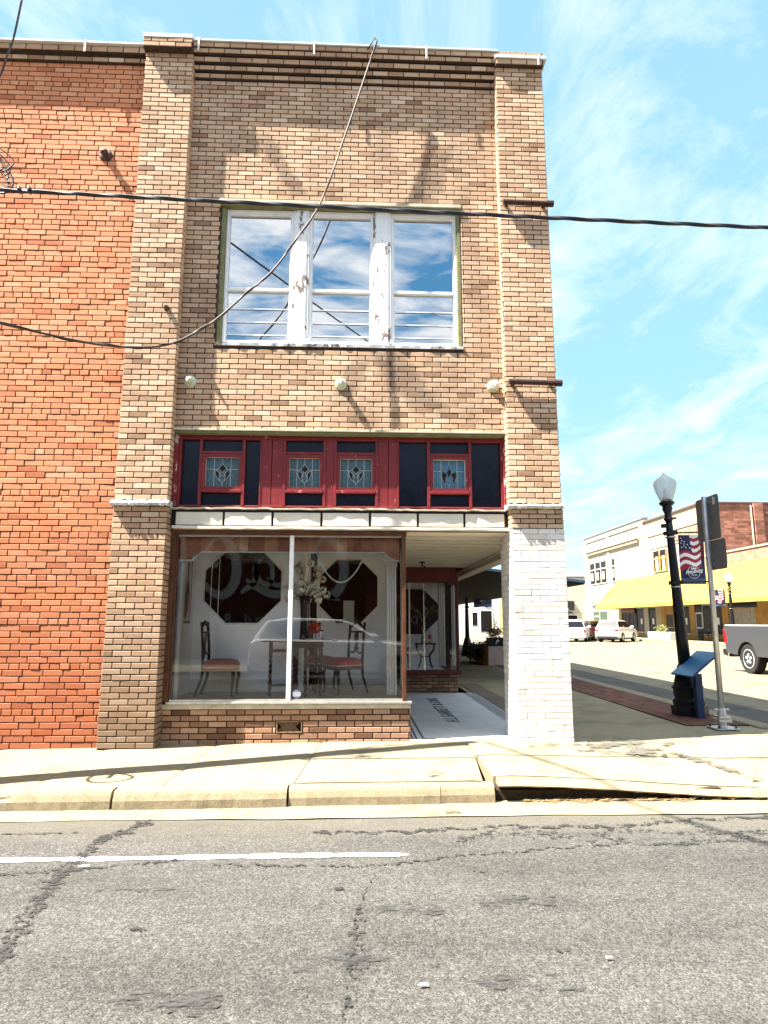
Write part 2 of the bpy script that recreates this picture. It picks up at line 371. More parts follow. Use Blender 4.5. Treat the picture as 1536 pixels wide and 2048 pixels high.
# ================================================================== SETTING
ground = tag(box('ground', -400, 400, -400, 600, -1.2, -.26, M('ground_dirt', (.30, .26, .19), .9, vs=.3)), kind='structure')
def sheet(name, pts_fn, nx, ny, mat):
    vs = [pts_fn(i / nx, j / ny) for j in range(ny + 1) for i in range(nx + 1)]
    fs = [(j * (nx + 1) + i, j * (nx + 1) + i + 1, (j + 1) * (nx + 1) + i + 1, (j + 1) * (nx + 1) + i) for j in range(ny) for i in range(nx)]
    o = MB().add(vs, fs).build(name, mat, smooth=True, fixn=False); return tag(o, kind='structure')
def wav(x, y, a=.006, s=.8): return a * mnoise.noise(Vector((x * s, y * s, 3.1)))
road = sheet('road', lambda u, v: ((lambda x, y: (x, y, -.2 - .0 + .05 * max(0, min(1, (-1.85 - y) / 4.5)) + wav(x, y)))(-40 + 100 * u, -11.5 + 9.65 * v)), 120, 40, MT['asphalt'])
side_road = sheet('side_street', lambda u, v: ((lambda x, y: (x, y, -.13 + wav(x, y)))(8.45 + 17.2 * u, -1.2 + 122 * v)), 20, 90, MT['square'])
cross_road = tag(box('cross_street', -60, 8.45, 58, 72, -.3, -.13, MT['square']), kind='structure')
far_walk = tag(box('far_pavement', 25.65, 29.2, 2, 73, -.3, .02, MT['sidewalk']), kind='structure')
north_walk = tag(box('north_pavement', -20, 60, 121, 123, -.3, .0, MT['sidewalk']), kind='structure')
opp_walk = tag(box('opposite_pavement', -40, 60, -14.5, -11.5, -.3, -.04, MT['sidewalk']), kind='structure')
lot = tag(box('parking_lot', -40, 60, -40, -14.5, -.3, -.1, MT['asphalt']), kind='structure')

# sidewalk slabs with open joints
def ztop(x, y):      # sidewalk height: falls to the kerb, dropped ramp on the right
    z = .004 + .010 * max(0, min(x, 4.2)) + .045 * y
    if y > 0: z = .004 + .010 * max(0, min(x, 4.2)) + .003 * y
    r = max(0., min(1., (x - 4.15) / 2.6)); r = r * r * (3 - 2 * r)
    dr = max(0., min(1., (-y - .15) / 1.35))
    return z - r * dr * .12 + wav(x, y, .008, .9)
jr = random.Random(3)
slabs = [(-9, -4.9), (-4.9, -3.7), (-3.7, -2.5), (-2.5, -1.2), (-1.2, .02), (.02, 1.18), (1.18, 2.36), (2.36, 4.08), (4.10, 6.6), (6.6, 10.2)]
sw = MB()
for k, (a, b) in enumerate(slabs):
    tx, ty, dz = jr.uniform(-.004, .004), jr.uniform(-.004, .004), jr.uniform(-.006, .006)
    if k == 8: dz = .018
    nx, ny = 16, 12
    y0, y1 = (-1.36 if b < 7 else -1.52), (.26 if a < 4.0 else .0)
    y0 -= max(0, (3 - a)) * .022 if b < 4.2 else 0
    def p(i, j, zoff=0):
        x = a + .006 + (b - a - .012) * i / nx; y = y0 + (y1 - y0) * j / ny
        sk = .10 * (y + .7) * (1 if b < 4.2 else .25)
        z = ztop(x, y) + dz + tx * (i - nx / 2) / 4 + ty * (j - ny / 2) / 4
        e = min(i, nx - i, 1); 
        return (x + (sk if 0 < b < 5 else 0), y, z - (.006 if e == 0 else 0))
    vs = [p(i, j) for j in range(ny + 1) for i in range(nx + 1)]
    fs = [(j * (nx + 1) + i, j * (nx + 1) + i + 1, (j + 1) * (nx + 1) + i + 1, (j + 1) * (nx + 1) + i) for j in range(ny) for i in range(nx)]
    o = len(vs); rim = [j0 for j0 in range(nx + 1)] + [(j + 1) * (nx + 1) + nx for j in range(ny)] + [ny * (nx + 1) + i for i in range(nx - 1, -1, -1)] + [j * (nx + 1) for j in range(ny - 1, 0, -1)]
    vs += [(vs[q][0], vs[q][1], vs[q][2] - .16) for q in rim]
    fs += [(rim[q], rim[(q + 1) % len(rim)], o + (q + 1) % len(rim), o + q) for q in range(len(rim))]
    sw.add(vs, fs)
sidewalk = tag(sw.build('sidewalk', MT['sidewalk'], smooth=False, fixn=False), kind='structure')
tag(box('sidewalk_bed', -9, 10.2, -1.34, 5.2, -.3, -.19, MT['darkband']), kind='structure')
# pavement along the side street + recess
side_walk = sheet('side_pavement', lambda u, v: ((lambda x, y: (x, y, .030 + .004 * y / 10 + wav(x, y, .008)))(5.03 + 3.3 * u, -.0 + 60 * v)), 24, 160, MT['sidewalk'])
tag(box('dark_band', 5.13, 5.52, .70, 7.2, -.05, .046, MT['darkband']), kind='structure')
tag(box('brick_strip', 7.25, 8.12, 1.25, 40, -.05, .048, MT['paver']), kind='structure')
tag(box('side_kerb', 8.12, 8.40, 1.0, 58, -.3, .052, MT['gutter'], bevel=.02), kind='structure')
tag(box('side_gutter', 8.40, 8.75, 1.0, 58, -.3, -.105, MT['gutter']), kind='structure')
tag(box('shade_strip', 8.76, 9.9, .6, 57, -.3, -.110, MT['laneshade']), kind='structure')  # building's shade beside the kerb painted as a darker strip of street
# kerb: segments broken at joints, overhanging ramp lip on the right
kb = MB()
def kerbseg(a, b, ins, seedk, drop=0):
    r = random.Random(seedk); n = max(4, int((b - a) / .05)); rows = []
    for i in range(n + 1):
        x = a + (b - a) * i / n
        q = .010 * mnoise.noise(Vector((x * 3, 1.7, seedk))) + .006 * mnoise.noise(Vector((x * 11, 5, seedk)))
        chip = .035 * max(0, mnoise.noise(Vector((x * 2.3, 9.1, seedk))) - .25) * 2
        rampz = max(0., min(1., (x - 4.15) / 2.4)) if drop else 0
        zt = -.038 - rampz * .10; f = -1.50 + ins + q - max(0, 4 - x) * .02
        zb = -.24
        if drop:
            q3 = max(0., min(1., (x - 4.15) / 2.6)); q3 = q3 * q3 * (3 - 2 * q3); zt = .004 - .12 * q3; zb = zt - .062 + .014 * mnoise.noise(Vector((x * 9, 2, 2)))
            rows.append([(x, -1.352, zt), (x, f + .08, zt - .012), (x, f + .03, zt - .022 - chip * .4), (x, f + .005, zt - .036 - chip * .4), (x, f - .008, zt - .048), (x, f + .012, zb), (x, -1.3, zb)]); continue
        rows.append([(x, -1.355 - max(0, 4 - x) * .02, zt + .0), (x, f + .035, zt - .002 - chip * .3), (x, f + .012, zt - .012 - chip), (x, f - .002 + chip * .5, zt - .035 - chip), (x, f - .02, (zt * .6 + zb * .4) if not drop else zt - .05 + (zb - zt + .05) * .5), (x, f - .03 + (.03 if drop else 0), zb), (x, -1.3, zb)])
    vs = [p for rr in rows for p in rr]; m = len(rows[0]); fs = []
    for i in range(n):
        for j in range(m - 1): fs.append((i * m + j, (i + 1) * m + j, (i + 1) * m + j + 1, i * m + j + 1))
    fs += [tuple(range(m)), tuple(n * m + j for j in range(m))[::-1]]
    kb.add(vs, fs)
kerbseg(-9, -2.2, 0, 1); kerbseg(-2.19, .74, .0, 2); kerbseg(.765, 2.245, -.012, 3); kerbseg(2.262, 3.60, .012, 4); kerbseg(3.606, 4.09, .016, 5); kerbseg(4.13, 6.8, .0, 6, 1)
kerb = tag(kb.build('kerb', MT['kerb'], fixn=True, smooth=False), kind='structure')
tag(sheet('gutter', lambda u, v: ((lambda x, y: (x, y, -.188 + .006 * (v - .5) + wav(x, y, .004, 2)))(-12 + 30 * u, -1.88 + .03 * mnoise.noise(Vector((30 * u * 1.3, 0, 0))) + (.44 if u < .62 else .7) * v)), 200, 6, MT['gutter']), kind='structure')
tag(sheet('corner_apron', lambda u, v: ((lambda x, y: (x, y, -.165 + .05 * v + wav(x, y, .006)))(6.7 + 12 * u, -1.7 + 2.7 * v)), 40, 14, MT['sidewalk']), kind='structure')
tag(box('kerb_gap_soil', 4.1, 6.2, -1.42, -1.33, -.3, -.10, M('dark_soil', (.03, .018, .008), .95, var=.6, vs=30, bump=.6)), kind='structure')

def zr(y): return -.2 + .05 * max(0, min(1, (-1.85 - y) / 4.5))
def ribbon(name, pts, w, mat, seed=1, jit=.05, sub=10, parent=None, dz=.006):
    r = random.Random(seed); P = []
    for i in range(len(pts) - 1):
        for k in range(sub):
            q = k / sub; P.append((pts[i][0] * (1 - q) + pts[i + 1][0] * q, pts[i][1] * (1 - q) + pts[i + 1][1] * q))
    P.append(pts[-1]); vs = []; n = len(P)
    for i, (x, y) in enumerate(P):
        a = P[max(0, i - 1)]; b = P[min(n - 1, i + 1)]; d = Vector((b[0] - a[0], b[1] - a[1])); d = d.normalized() if d.length else Vector((1, 0))
        nx, ny = -d.y, d.x; o = r.uniform(-jit, jit); ww = w * (.45 + .9 * r.random()) * (1 if 0 < i < n - 1 else .2)
        for s in (-1, 1):
            X, Y = x + nx * (o + s * ww / 2), y + ny * (o + s * ww / 2); vs.append((X, Y, zr(Y) + wav(X, Y) + dz))
    fs = [(2 * i, 2 * i + 1, 2 * i + 3, 2 * i + 2) for i in range(n - 1)]
    return MB().add(vs, fs).build(name, mat, parent, fixn=False)
ribbon('crack', [(1.19, -1.87), (.98, -2.35), (.95, -2.75), (.99, -3.15), (1.05, -3.6), (1.13, -3.9), (1.2, -4.2)], .10, MT['tar'], 1, .03, 12, road)
ribbon('crack', [(1.19, -1.9), (1.06, -2.2), (.97, -2.45)], .16, MT['tar'], 21, .03, 10, road)
ribbon('crack', [(2.98, -3.1), (2.90, -3.45), (2.85, -3.75), (2.85, -4.0), (2.83, -4.3), (2.8, -4.7)], .011, MT['tar'], 2, .010, 14, road, .007)
ribbon('crack', [(2.87, -3.55), (2.87, -3.85), (2.85, -4.1), (2.83, -4.6)], .085, MT['tar2'], 3, .02, 12, road)
ribbon('crack', [(1.9, -2.9), (2.4, -2.98), (3.0, -2.98), (3.6, -2.8), (4.6, -2.62), (5.6, -2.6), (7, -2.5)], .035, MT['tar'], 4, .03, 14, road)
ribbon('crack', [(2.5, -2.25), (3.3, -2.25), (4.0, -2.15), (4.9, -2.2), (5.6, -2.02), (6.4, -1.98), (7.6, -2.0)], .07, MT['tar'], 5, .035, 14, road)
ribbon('crack', [(3.5, -2.6), (3.9, -2.35), (4.4, -2.42), (5.0, -2.3), (5.7, -2.4), (6.6, -2.3)], .10, MT['tar2'], 6, .05, 14, road)
ribbon('crack', [(3.6, -2.45), (4.1, -2.2), (4.6, -2.5), (5.2, -2.6), (5.9, -2.45), (6.6, -2.1)], .08, MT['tar2'], 7, .06, 14, road)
ribbon('crack', [(5.3, -1.95), (5.55, -2.1), (5.6, -2.35), (5.9, -2.5)], .09, MT['tar2'], 8, .04, 12, road)
ribbon('crack', [(-.3, -2.2), (.3, -2.2), (.75, -2.18)], .03, MT['tar'], 9, .01, 12, road)
ribbon('crack', [(.55, -3.05), (.9, -2.98), (1.3, -2.9), (1.7, -2.8)], .05, MT['tar'], 10, .02, 12, road)
for i in range(10):
    x, y = rnd.uniform(.9, 5.2), rnd.uniform(-5, -3)
    ribbon('crack', [(x, y), (x + rnd.uniform(.05, .12), y + rnd.uniform(-.02, .02))], .05, MT['tar'], 40 + i, .01, 4, road)
def gpatch(pts, w, seed):  # greyer patches laid on the sidewalk slabs
    o = ribbon('grey_patch', pts, w, MT['walkpatch'], seed, .05, 8, sidewalk)
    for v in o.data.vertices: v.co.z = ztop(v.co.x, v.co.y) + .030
MT['walkpatch'] = spotty('grey_patch', (.075, .066, .052), .44, .56, 5, .8, (1, 2.2, 1))
gpatch([(4.75, -.16), (5.3, -.20), (5.9, -.14), (6.5, -.12)], .20, 51); gpatch([(5.2, -.42), (5.7, -.45), (6.15, -.5)], .22, 52)
gpatch([(5.9, -.25), (6.3, -.55), (6.55, -.95), (6.75, -1.2)], .16, 53); gpatch([(3.55, -.95), (3.62, -1.3)], .12, 54)
ln = ribbon('lane_line', [(-6, -2.79), (-2, -2.785), (.85, -2.765), (1.0, -2.765), (2.2, -2.765), (3.22, -2.77)], .085, MT['line'], 11, .0, 10, road, .005)
for p in ln.data.vertices: pass
ribbon('lane_line', [(-6, -2.77), (3.2, -2.765)], .05, MT['line'], 12, .0, 60, road, .0055)
ribbon('dark_smudge', [(3.62, -1.55), (3.68, -1.86)], .16, MT['dark_blotch'], 13, .02, 8, road, .025)  # darker blotch across the gutter

# ================================================================== CORNER BUILDING
cb = empty('corner_building', (0, 0, 0), label='two storey tan brick corner shop with red transom windows over its glass storefront', cat='building')
WY = .125
# main wall bricks
mb = MB()
bricks(mb, .615, 4.666, 3.69, 8.56, WY, holes=[(1.05, 4.165, 4.80, 6.78)], seed=5, tone=(.4, .9))
# mortar slab around the window opening
for q in ((.6, 1.06, 3.69, 8.62), (4.155, 4.67, 3.69, 8.62), (1.06, 4.155, 3.69, 4.81), (1.06, 4.155, 6.77, 8.62)):
    mb.box(q[0], q[1], WY, .45, q[2], q[3], 1)
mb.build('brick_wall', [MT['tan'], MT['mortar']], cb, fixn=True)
# corbelled cornice
mb = MB()
steps = [(8.575, 8.645, .095), (8.665, 8.735, .06), (8.755, 8.83, .022), (8.85, 8.92, -.02), (8.92, 8.99, -.04)]
for i, (a, b, y) in enumerate(steps):
    bricks(mb, .615, 4.666, a, b, y, seed=60 + i, H=b - a, tone=(.2, .75), off=.07 * i)
    mb.box(.61, 4.67, y, .45, a - .004 if i else 8.565, b, 1)
    mb.box(.61, 4.67, y + .008, .44, b, b + .022, 1)
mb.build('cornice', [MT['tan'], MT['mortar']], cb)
# roof coping / gutter edge with straps
mb = MB().box(.62, 4.69, -.068, .35, 8.995, 9.025)
mb.build('roof_coping', MT['coping'], cb, bevel=.006)
for x in (.70, 2.22, 3.72):
    MB().box(x - .012, x + .012, -.082, -.070, 8.83, 9.03).build('gutter_strap', MT['coping'], cb)
# pilasters
def pilaster(x0, x1, zb, zt, seed, capz):
    mb = MB()
    bricks(mb, x0, x1, zb, zt, 0, seed=seed, tone=(.35, .95))
    bricks(mb, -.0, .11, zb, zt, x1 if x0 < 1 else x0, axis='y', sgn=1 if x0 < 1 else -1, L_=.11, seed=seed + 1, tone=(.3, .9))
    if x0 > 1: bricks(mb, 0, .63, zb, zt, x1, axis='y', sgn=1, seed=seed + 2, tone=(.3, .9))
    mb.box(x0 + .001, x1 - .001, .0, .45, zb, zt, 1)
    o = mb.build('pilaster', [MT['tanp'], MT['mortar']], cb)
    return o
pl = pilaster(0, .615, 2.805, 8.84, 20, 0); pr = pilaster(4.666, 5.29, 2.80, 8.80, 30, 0)
# pilaster heads (projecting courses)
mb = MB()
bricks(mb, -.01, .625, 8.84, 8.975, -.105, seed=33, tone=(.2, .7)); mb.box(-.01, .625, -.105, .4, 8.83, 8.975, 1)
mb.build('pilaster_head', [MT['tanp'], MT['mortar']], pl)
MB().box(-.012, .63, -.12, .4, 8.975, 9.03).build('coping', MT['coping'], pl)
mb = MB()
bricks(mb, 4.655, 5.30, 8.80, 8.88, -.06, seed=34, H=.08, tone=(.3, .8)); mb.box(4.655, 5.30, -.06, .4, 8.79, 8.88, 1)
bricks(mb, 4.66, 5.30, 8.935, 9.005, -.05, seed=35, H=.07, tone=(.1, .6)); mb.box(4.66, 5.30, -.05, .4, 8.93, 9.005, 1)
mb.build('pilaster_head', [MT['tanp'], MT['mortar']], pr)
MB().box(4.645, 5.345, -.085, .42, 8.882, 8.932).build('coping', MT['coping'], pr, bevel=.006)
MB().box(5.215, 5.24, -.095, -.088, 8.78, 8.93).build('gutter_strap', MT['coping'], pr)
# ledges between upper pilaster and foot
def ledge(x0, x1, parent, z0, z1):
    r = random.Random(int(x0 * 10) + 3); vs = []; n = 24
    for i in range(n + 1):
        x = x0 + (x1 - x0) * i / n; w = r.uniform(-.008, .008)
        vs += [(x, .13, z0 + w), (x, -.065 + w, z0 + w), (x, -.075 + w, z0 + .03 + w), (x, -.035, z1 - .01 + w), (x, .13, z1)]
    fs = [(5 * i + j, 5 * i + (j + 1) % 5, 5 * (i + 1) + (j + 1) % 5, 5 * (i + 1) + j) for i in range(n) for j in range(5)]
    fs += [(0, 1, 2, 3, 4), tuple(5 * n + j for j in range(5))[::-1]]
    MB().add(vs, fs).build('ledge_flashing', MT['leadcap'], parent)
ledge(-.02, .645, pl, 2.735, 2.81); ledge(4.63, 5.30, pr, 2.735, 2.80)
# left pilaster foot
mb = MB()
bricks(mb, 0, .615, .02, 2.735, 0, seed=40, tone=(.25, .8)); bricks(mb, 0, .40, .02, 2.735, .615, axis='y', sgn=1, seed=41, tone=(0, .5))
mb.box(.001, .614, 0, .45, -.1, 2.735, 1)
mb.build('pilaster_foot', [MT['tanp'], MT['mortar']], pl)
# right pier
mb = MB()
bricks(mb, 4.685, 5.305, 2.50, 2.735, 0, seed=43, H=.0667, tone=(.35, .9)); bricks(mb, 0, .63, 2.50, 2.735, 4.685, axis='y', sgn=-1, seed=44, tone=(.35, .9)); bricks(mb, 0, .63, 2.50, 2.735, 5.305, axis='y', sgn=1, seed=44)
mb.box(4.686, 5.304, 0, .63, 2.47, 2.735, 1)
mb.build('pier_head', [MT['tanp'], MT['mortar']], pr)
mb = MB()
bricks(mb, 4.685, 5.315, -.02, 2.50, 0, seed=45, dep=.004, tone=(.4, .9), jit=.0008, gap=.006)
bricks(mb, 0, .63, -.02, 2.50, 4.685, axis='y', sgn=-1, seed=46, dep=.004, tone=(.4, .9), gap=.006)
bricks(mb, 0, .63, -.02, 2.50, 5.315, axis='y', sgn=1, seed=47, dep=.004, tone=(.4, .9), gap=.006)
mb.box(4.686, 5.314, 0, .63, -.2, 2.495, 1)
o = mb.build('white_pier', [MT['white_brick'], MT['mortar_white']], pr); o['label'] = 'white painted brick pier'
# mortar footing spilled around pier
MB().prism([(4.62, -.05), (4.9, -.10), (5.3, -.09), (5.48, -.06), (5.5, .1), (5.35, .3), (4.62, .2)], -.02, .055, 'xy').build('pier_footing', MT['sidewalk'], pr, bevel=.02)
# structural bulk: side wall, roof, floors
tanflat = brickflat('tan_brick_side', (.30, .18, .11), (.22, .13, .08), (.06, .035, .025))
box('side_wall', 5.0, 5.29, .45, 24, 2.62, 8.98, tanflat, cb)
box('rear_wall', .0, 5.29, 23.7, 24, 0, 8.98, tanflat, cb)
box('shop_side_wall', 4.9, 5.2, 8.2, 24, 0, 2.62, tanflat, cb)
box('roof', .02, 5.2, .40, 23.7, 8.80, 8.90, MT['darkband'], cb)
box('upper_floor', .02, 5.0, .42, 23.7, 2.62, 2.78, MT['black'], cb)
box('upper_room', .3, 4.95, 2.0, 2.1, 2.8, 8.7, MT['black'], cb)
box('party_wall', .02, .3, .42, 23.7, 0, 8.8, MT['black'], cb)
# lintel over upper windows
MB().box(1.03, 4.17, .085, .24, 6.752, 6.80).build('lintel', MT['concretesill'], cb, bevel=.006)
MB().box(1.05, 4.17, .10, .4, 6.72, 6.751).build('lintel_angle', MT['olive'], cb)
# upper windows
MB().box(1.05, 1.115, .14, .40, 4.80, 6.72).build('window_jamb', MT['olive'], cb)
MB().box(4.115, 4.165, .14, .40, 4.80, 6.72).build('window_jamb', MT['olive'], cb)
mb = MB(); n = 40; vs = []
for i in range(n + 1):
    x = 1.05 + 3.115 * i / n; w = rnd.uniform(-.012, .012)
    vs += [(x, .105 + w, 4.80), (x, .10 + w, 4.835 + w * .6), (x, .30, 4.858), (x, .30, 4.80)]
fs = [(4 * i + j, 4 * i + (j + 1) % 4, 4 * i + 4 + (j + 1) % 4, 4 * i + 4 + j) for i in range(n) for j in range(4)] + [(0, 1, 2, 3), (4 * n, 4 * n + 1, 4 * n + 2, 4 * n + 3)]
mb.add(vs, fs).build('window_sill', MT['whitepaint'], cb)
for a, b in ((1.985, 2.195), (3.025, 3.255)):
    mb = MB().box(a, b, .175, .38, 4.86, 6.715).box(a + .035, b - .035, .167, .18, 4.86, 6.715)
    mb.build('mullion_post', MT['whitepaint'], cb, bevel=.004)
for a, b in ((1.117, 1.983), (2.197, 3.023), (3.257, 4.113)):
    w = MB()
    w.box(a, a + .026, .19, .30, 4.86, 6.715).box(b - .026, b, .19, .30, 4.86, 6.715).box(a + .026, b - .026, .19, .30, 6.67, 6.715).box(a + .026, b - .026, .19, .30, 4.86, 4.90)
    wo = w.build('window', MT['whiteframe'], cb, bevel=.004)
    s1 = MB().box(a + .026, a + .042, .215, .25, 5.62, 6.67).box(b - .042, b - .026, .215, .25, 5.62, 6.67).box(a + .042, b - .042, .215, .25, 6.65, 6.67).box(a + .028, b - .028, .20, .255, 5.59, 5.625)
    s1.build('sash', MT['whiteframe'], wo, bevel=.003)
    s2 = MB().box(a + .026, a + .045, .225, .27, 4.90, 5.585).box(b - .045, b - .026, .225, .27, 4.90, 5.585).box(a + .045, b - .045, .225, .27, 4.90, 4.925)
    for z in (4.99, 5.165, 5.345): s2.box(a + .045, b - .045, .226, .234, z, z + .008)
    s2.build('sash', MT['whiteframe'], wo)
    MB().add([(a + .03, .245, 5.60), (b - .03, .245, 5.60), (b - .03, .245, 6.66), (a + .03, .245, 6.66)], [(0, 1, 2, 3)]).build('pane', MT['glassup'], wo, fixn=False)
    MB().add([(a + .03, .25, 4.92), (b - .03, .25, 4.92), (b - .03, .25, 5.59), (a + .03, .25, 5.59)], [(0, 1, 2, 3)]).build('pane', MT['glassup'], wo, fixn=False)
# insulators on the facade
def insul(name, x, y, z, mat, parent, r=.075):
    mb = MB().lathe([(.001, 0), (r, 0), (r, -.02), (r * .75, -.03), (r * .5, -.035), (r * .45, -.07), (r * .6, -.085), (r * .35, -.11), (.001, -.115)], (x, y, z), 20, axis='y')
    mb.tube([(x, y - .10, z), (x + .005, y - .15, z - .02), (x, y - .16, z - .06)], .008, 6)
    return mb.build(name, mat, parent, smooth=True)
insul('wire_insulator', .775, WY, 4.315, MT['insul'], cb); insul('wire_insulator', 2.625, WY, 4.31, MT['insul'], cb)
o = insul('wire_insulator', 4.53, WY, 4.31, MT['insul'], cb)
MB().tube([(4.53 + .07 * math.cos(a), .02 - .02 * a / 6, 4.30 + .05 * math.sin(a)) for a in [k * .45 for k in range(16)]] + [(4.42, -.02, 4.27)], .009, 6).build('wire_loop', MT['inttrim'], o, smooth=True)
MB().lathe([(.001, 0), (.035, 0), (.03, -.05), (.015, -.07), (.001, -.10)], (.475, 0, 5.21), 12, axis='y').build('rusty_stub', MT['ironknob'], cb, smooth=True)
# pipe brackets on right pilaster
for z in (6.735, 4.30):
    mb = MB().tube([(4.69, -.075, z + .01), (5.31, -.075, z + .0)], .034, 12).tube([(5.26, -.075, z), (5.345, -.075, z)], .042, 12).box(4.72, 4.76, -.06, 0, z - .015, z + .015).box(5.2, 5.24, -.06, 0, z - .015, z + .015)
    mb.build('pipe_bracket', MT['steel_rust'], cb, smooth=False)

# ---- transom band
TZ0, TZ1 = 2.765, 3.655
tw = MB()
def rb(x0, x1, z0, z1, y=.185, y2=.245): tw.box(x0, x1, y, y2, z0, z1)
rb(.62, .70, TZ0, TZ1, .17); rb(4.615, 4.668, TZ0, TZ1, .17); rb(.70, 4.615, 3.605, TZ1, .18); rb(.70, 4.615, TZ0, 2.785, .18)
cols = [(.93, 1.455), (1.945, 2.44), (2.565, 3.08), (3.715, 4.235)]
for a, b in cols:
    rb(a - .015, a + .02, 2.785, 3.605, .176); rb(b - .02, b + .015, 2.785, 3.605, .176)
    rb(a + .02, b - .02, 3.425, 3.455, .174); rb(a + .02, b - .02, 2.945, 2.978, .170)
    # sash frame
    rb(a + .02, a + .06, 2.978, 3.425, .182); rb(b - .06, b - .02, 2.978, 3.425, .182); rb(a + .06, b - .06, 3.385, 3.425, .182); rb(a + .06, b - .06, 2.978, 3.018, .182)
for a, b in ((1.665, 1.79), (1.797, 1.93), (2.455, 2.55), (3.095, 3.215), (3.222, 3.335)): rb(a, b, 2.785, 3.605, .183)
rb(1.65, 1.668, 2.785, 3.605, .176); rb(3.332, 3.35, 2.785, 3.605, .176)
two = tw.build('transom_window', MT['redpaint'], cb, bevel=.004)
MB().box(.62, .665, .12, .169, TZ0, TZ1).build('side_board', MT['redworn'], two); MB().box(4.64, 4.668, .12, .169, TZ0, TZ1).build('side_board', MT['redworn'], two)
def pane(x0, x1, z0, z1): MB().box(x0, x1, .236, .25, z0, z1).build('pane', MT['ink'], two)
pane(.70, .915, 2.785, 3.605); pane(1.47, 1.65, 2.785, 3.605); pane(3.35, 3.70, 2.785, 3.605); pane(4.25, 4.615, 2.785, 3.605)
for a, b in cols: pane(a + .02, b - .02, 3.455, 3.605); pane(a + .02, b - .02, 2.785, 2.945)
def tealglass(name, c):
    m, t, out = nt(name); p = pbsdf(t, out, .12, 0, .5); co = obco(t)
    v = N(t, 'ShaderNodeTexVoronoi'); v.inputs['Scale'].default_value = 45; L(t, co, v.inputs['Vector'])
    f = noise(t, co, 38, 4, .7, 1.5)
    L(t, ramp(t, f, [(.3, tuple(x * .45 for x in c)), (.7, tuple(x * 1.5 for x in c))]).outputs[0], p.inputs['Base Color'])
    L(t, bumpn(t, f, .8, .01), p.inputs['Normal']); return m
MT['teal'] = tealglass('teal_textured_glass', (.045, .095, .115)); MT['teal2'] = tealglass('blue_textured_glass', (.05, .15, .22))
for k, (a, b) in enumerate(cols):
    x0, x1, z0, z1 = a + .06, b - .06, 3.018, 3.385; cx, cz = (x0 + x1) / 2, (z0 + z1) / 2; W, H = x1 - x0, z1 - z0
    mb = MB().box(x0, x1, .225, .235, z0, z1, 0)
    def ln(pts, r=.0042): mb.tube([(cx + u * W, .222, cz + v * H) for u, v in pts], r, 6, 1)
    for u in (-.25, 0, .25): ln([(u, .5), (u, .30 if u == 0 else -.5)])
    ln([(0, -.33), (0, -.5)]); ln([(-.5, .1), (-.22, .1)]); ln([(.22, .1), (.5, .1)])
    if k < 3:
        mb.prism([(cx + u * W, cz + v * H) for u, v in ((0, .28), (.11, .12), (0, 0), (-.11, .12))], .219, .228, 'xz', 2)
        ln([(0, .30), (.06, .2), (.13, .11), (.06, .05), (0, -.01), (-.06, .05), (-.13, .11), (-.06, .2), (0, .3)])
        for s in (-1, 1):
            ln([(s * .13, .11), (s * .23, .08), (s * .21, -.1), (s * .12, -.25), (0, -.35)]); ln([(s * .2, .07), (s * .10, .0), (s * .03, -.15)]); ln([(s * .03, -.02), (s * .10, -.1), (s * .05, -.3)])
            mb.prism([(cx + s * u * W, cz + v * H) for u, v in ((.21, .06), (.19, -.1), (.11, -.24), (.10, -.05))], .2195, .228, 'xz', 2)
    else:
        mb.prism([(cx + u * W, cz + v * H) for u, v in ((0, .2), (.07, .05), (0, -.08), (-.07, .05))], .219, .228, 'xz', 2)
        for s in (-1, 1):
            mb.prism([(cx + s * u * W, cz + v * H) for u, v in ((.05, 0), (.2, .1), (.24, -.05), (.18, -.25), (.1, -.32), (.11, -.15))], .2195, .228, 'xz', 2)
            ln([(s * .05, .0), (s * .2, .1), (s * .24, -.05), (s * .18, -.25), (s * .1, -.32), (s * .11, -.15), (s * .05, 0)], .003)
        ln([(-.1, -.32), (0, -.4), (.1, -.32)], .003)
    for (u0, v0, u1, v1) in ((-.5, -.5, .5, -.5), (-.5, .5, .5, .5), (-.5, -.5, -.5, .5), (.5, -.5, .5, .5)): mb.tube([(cx + u0 * W, .22, cz + v0 * H), (cx + u1 * W, .22, cz + v1 * H)], .006, 6, 3)
    mb.build('stained_glass', [MT['teal2'] if k == 3 else MT['teal'], MT['lead'], MT['black'], MT['piping'] if k != 3 else MT['inttrim']], two)
MB().box(.62, 4.665, .09, .26, 3.657, 3.688).build('transom_drip', MT['olive'], cb); MB().box(.62, 4.665, .07, .12, 3.69, 3.715).build('transom_lintel', MT['concretesill'], cb)
mb = MB(); n = 60; vs = []
for i in range(n + 1):
    x = .62 + 4.03 * i / n; w = rnd.uniform(-.007, .007)
    vs += [(x, .26, 2.72), (x, .10 + w, 2.728 + w), (x, .10 + w, 2.745 + w * 1.2), (x, .26, 2.764)]
fs = [(4 * i + j, 4 * i + (j + 1) % 4, 4 * i + 4 + (j + 1) % 4, 4 * i + 4 + j) for i in range(n) for j in range(4)] + [(0, 1, 2, 3), (4 * n, 4 * n + 1, 4 * n + 2, 4 * n + 3)]
mb.add(vs, fs).build('transom_sill', MT['concretesill'], cb)
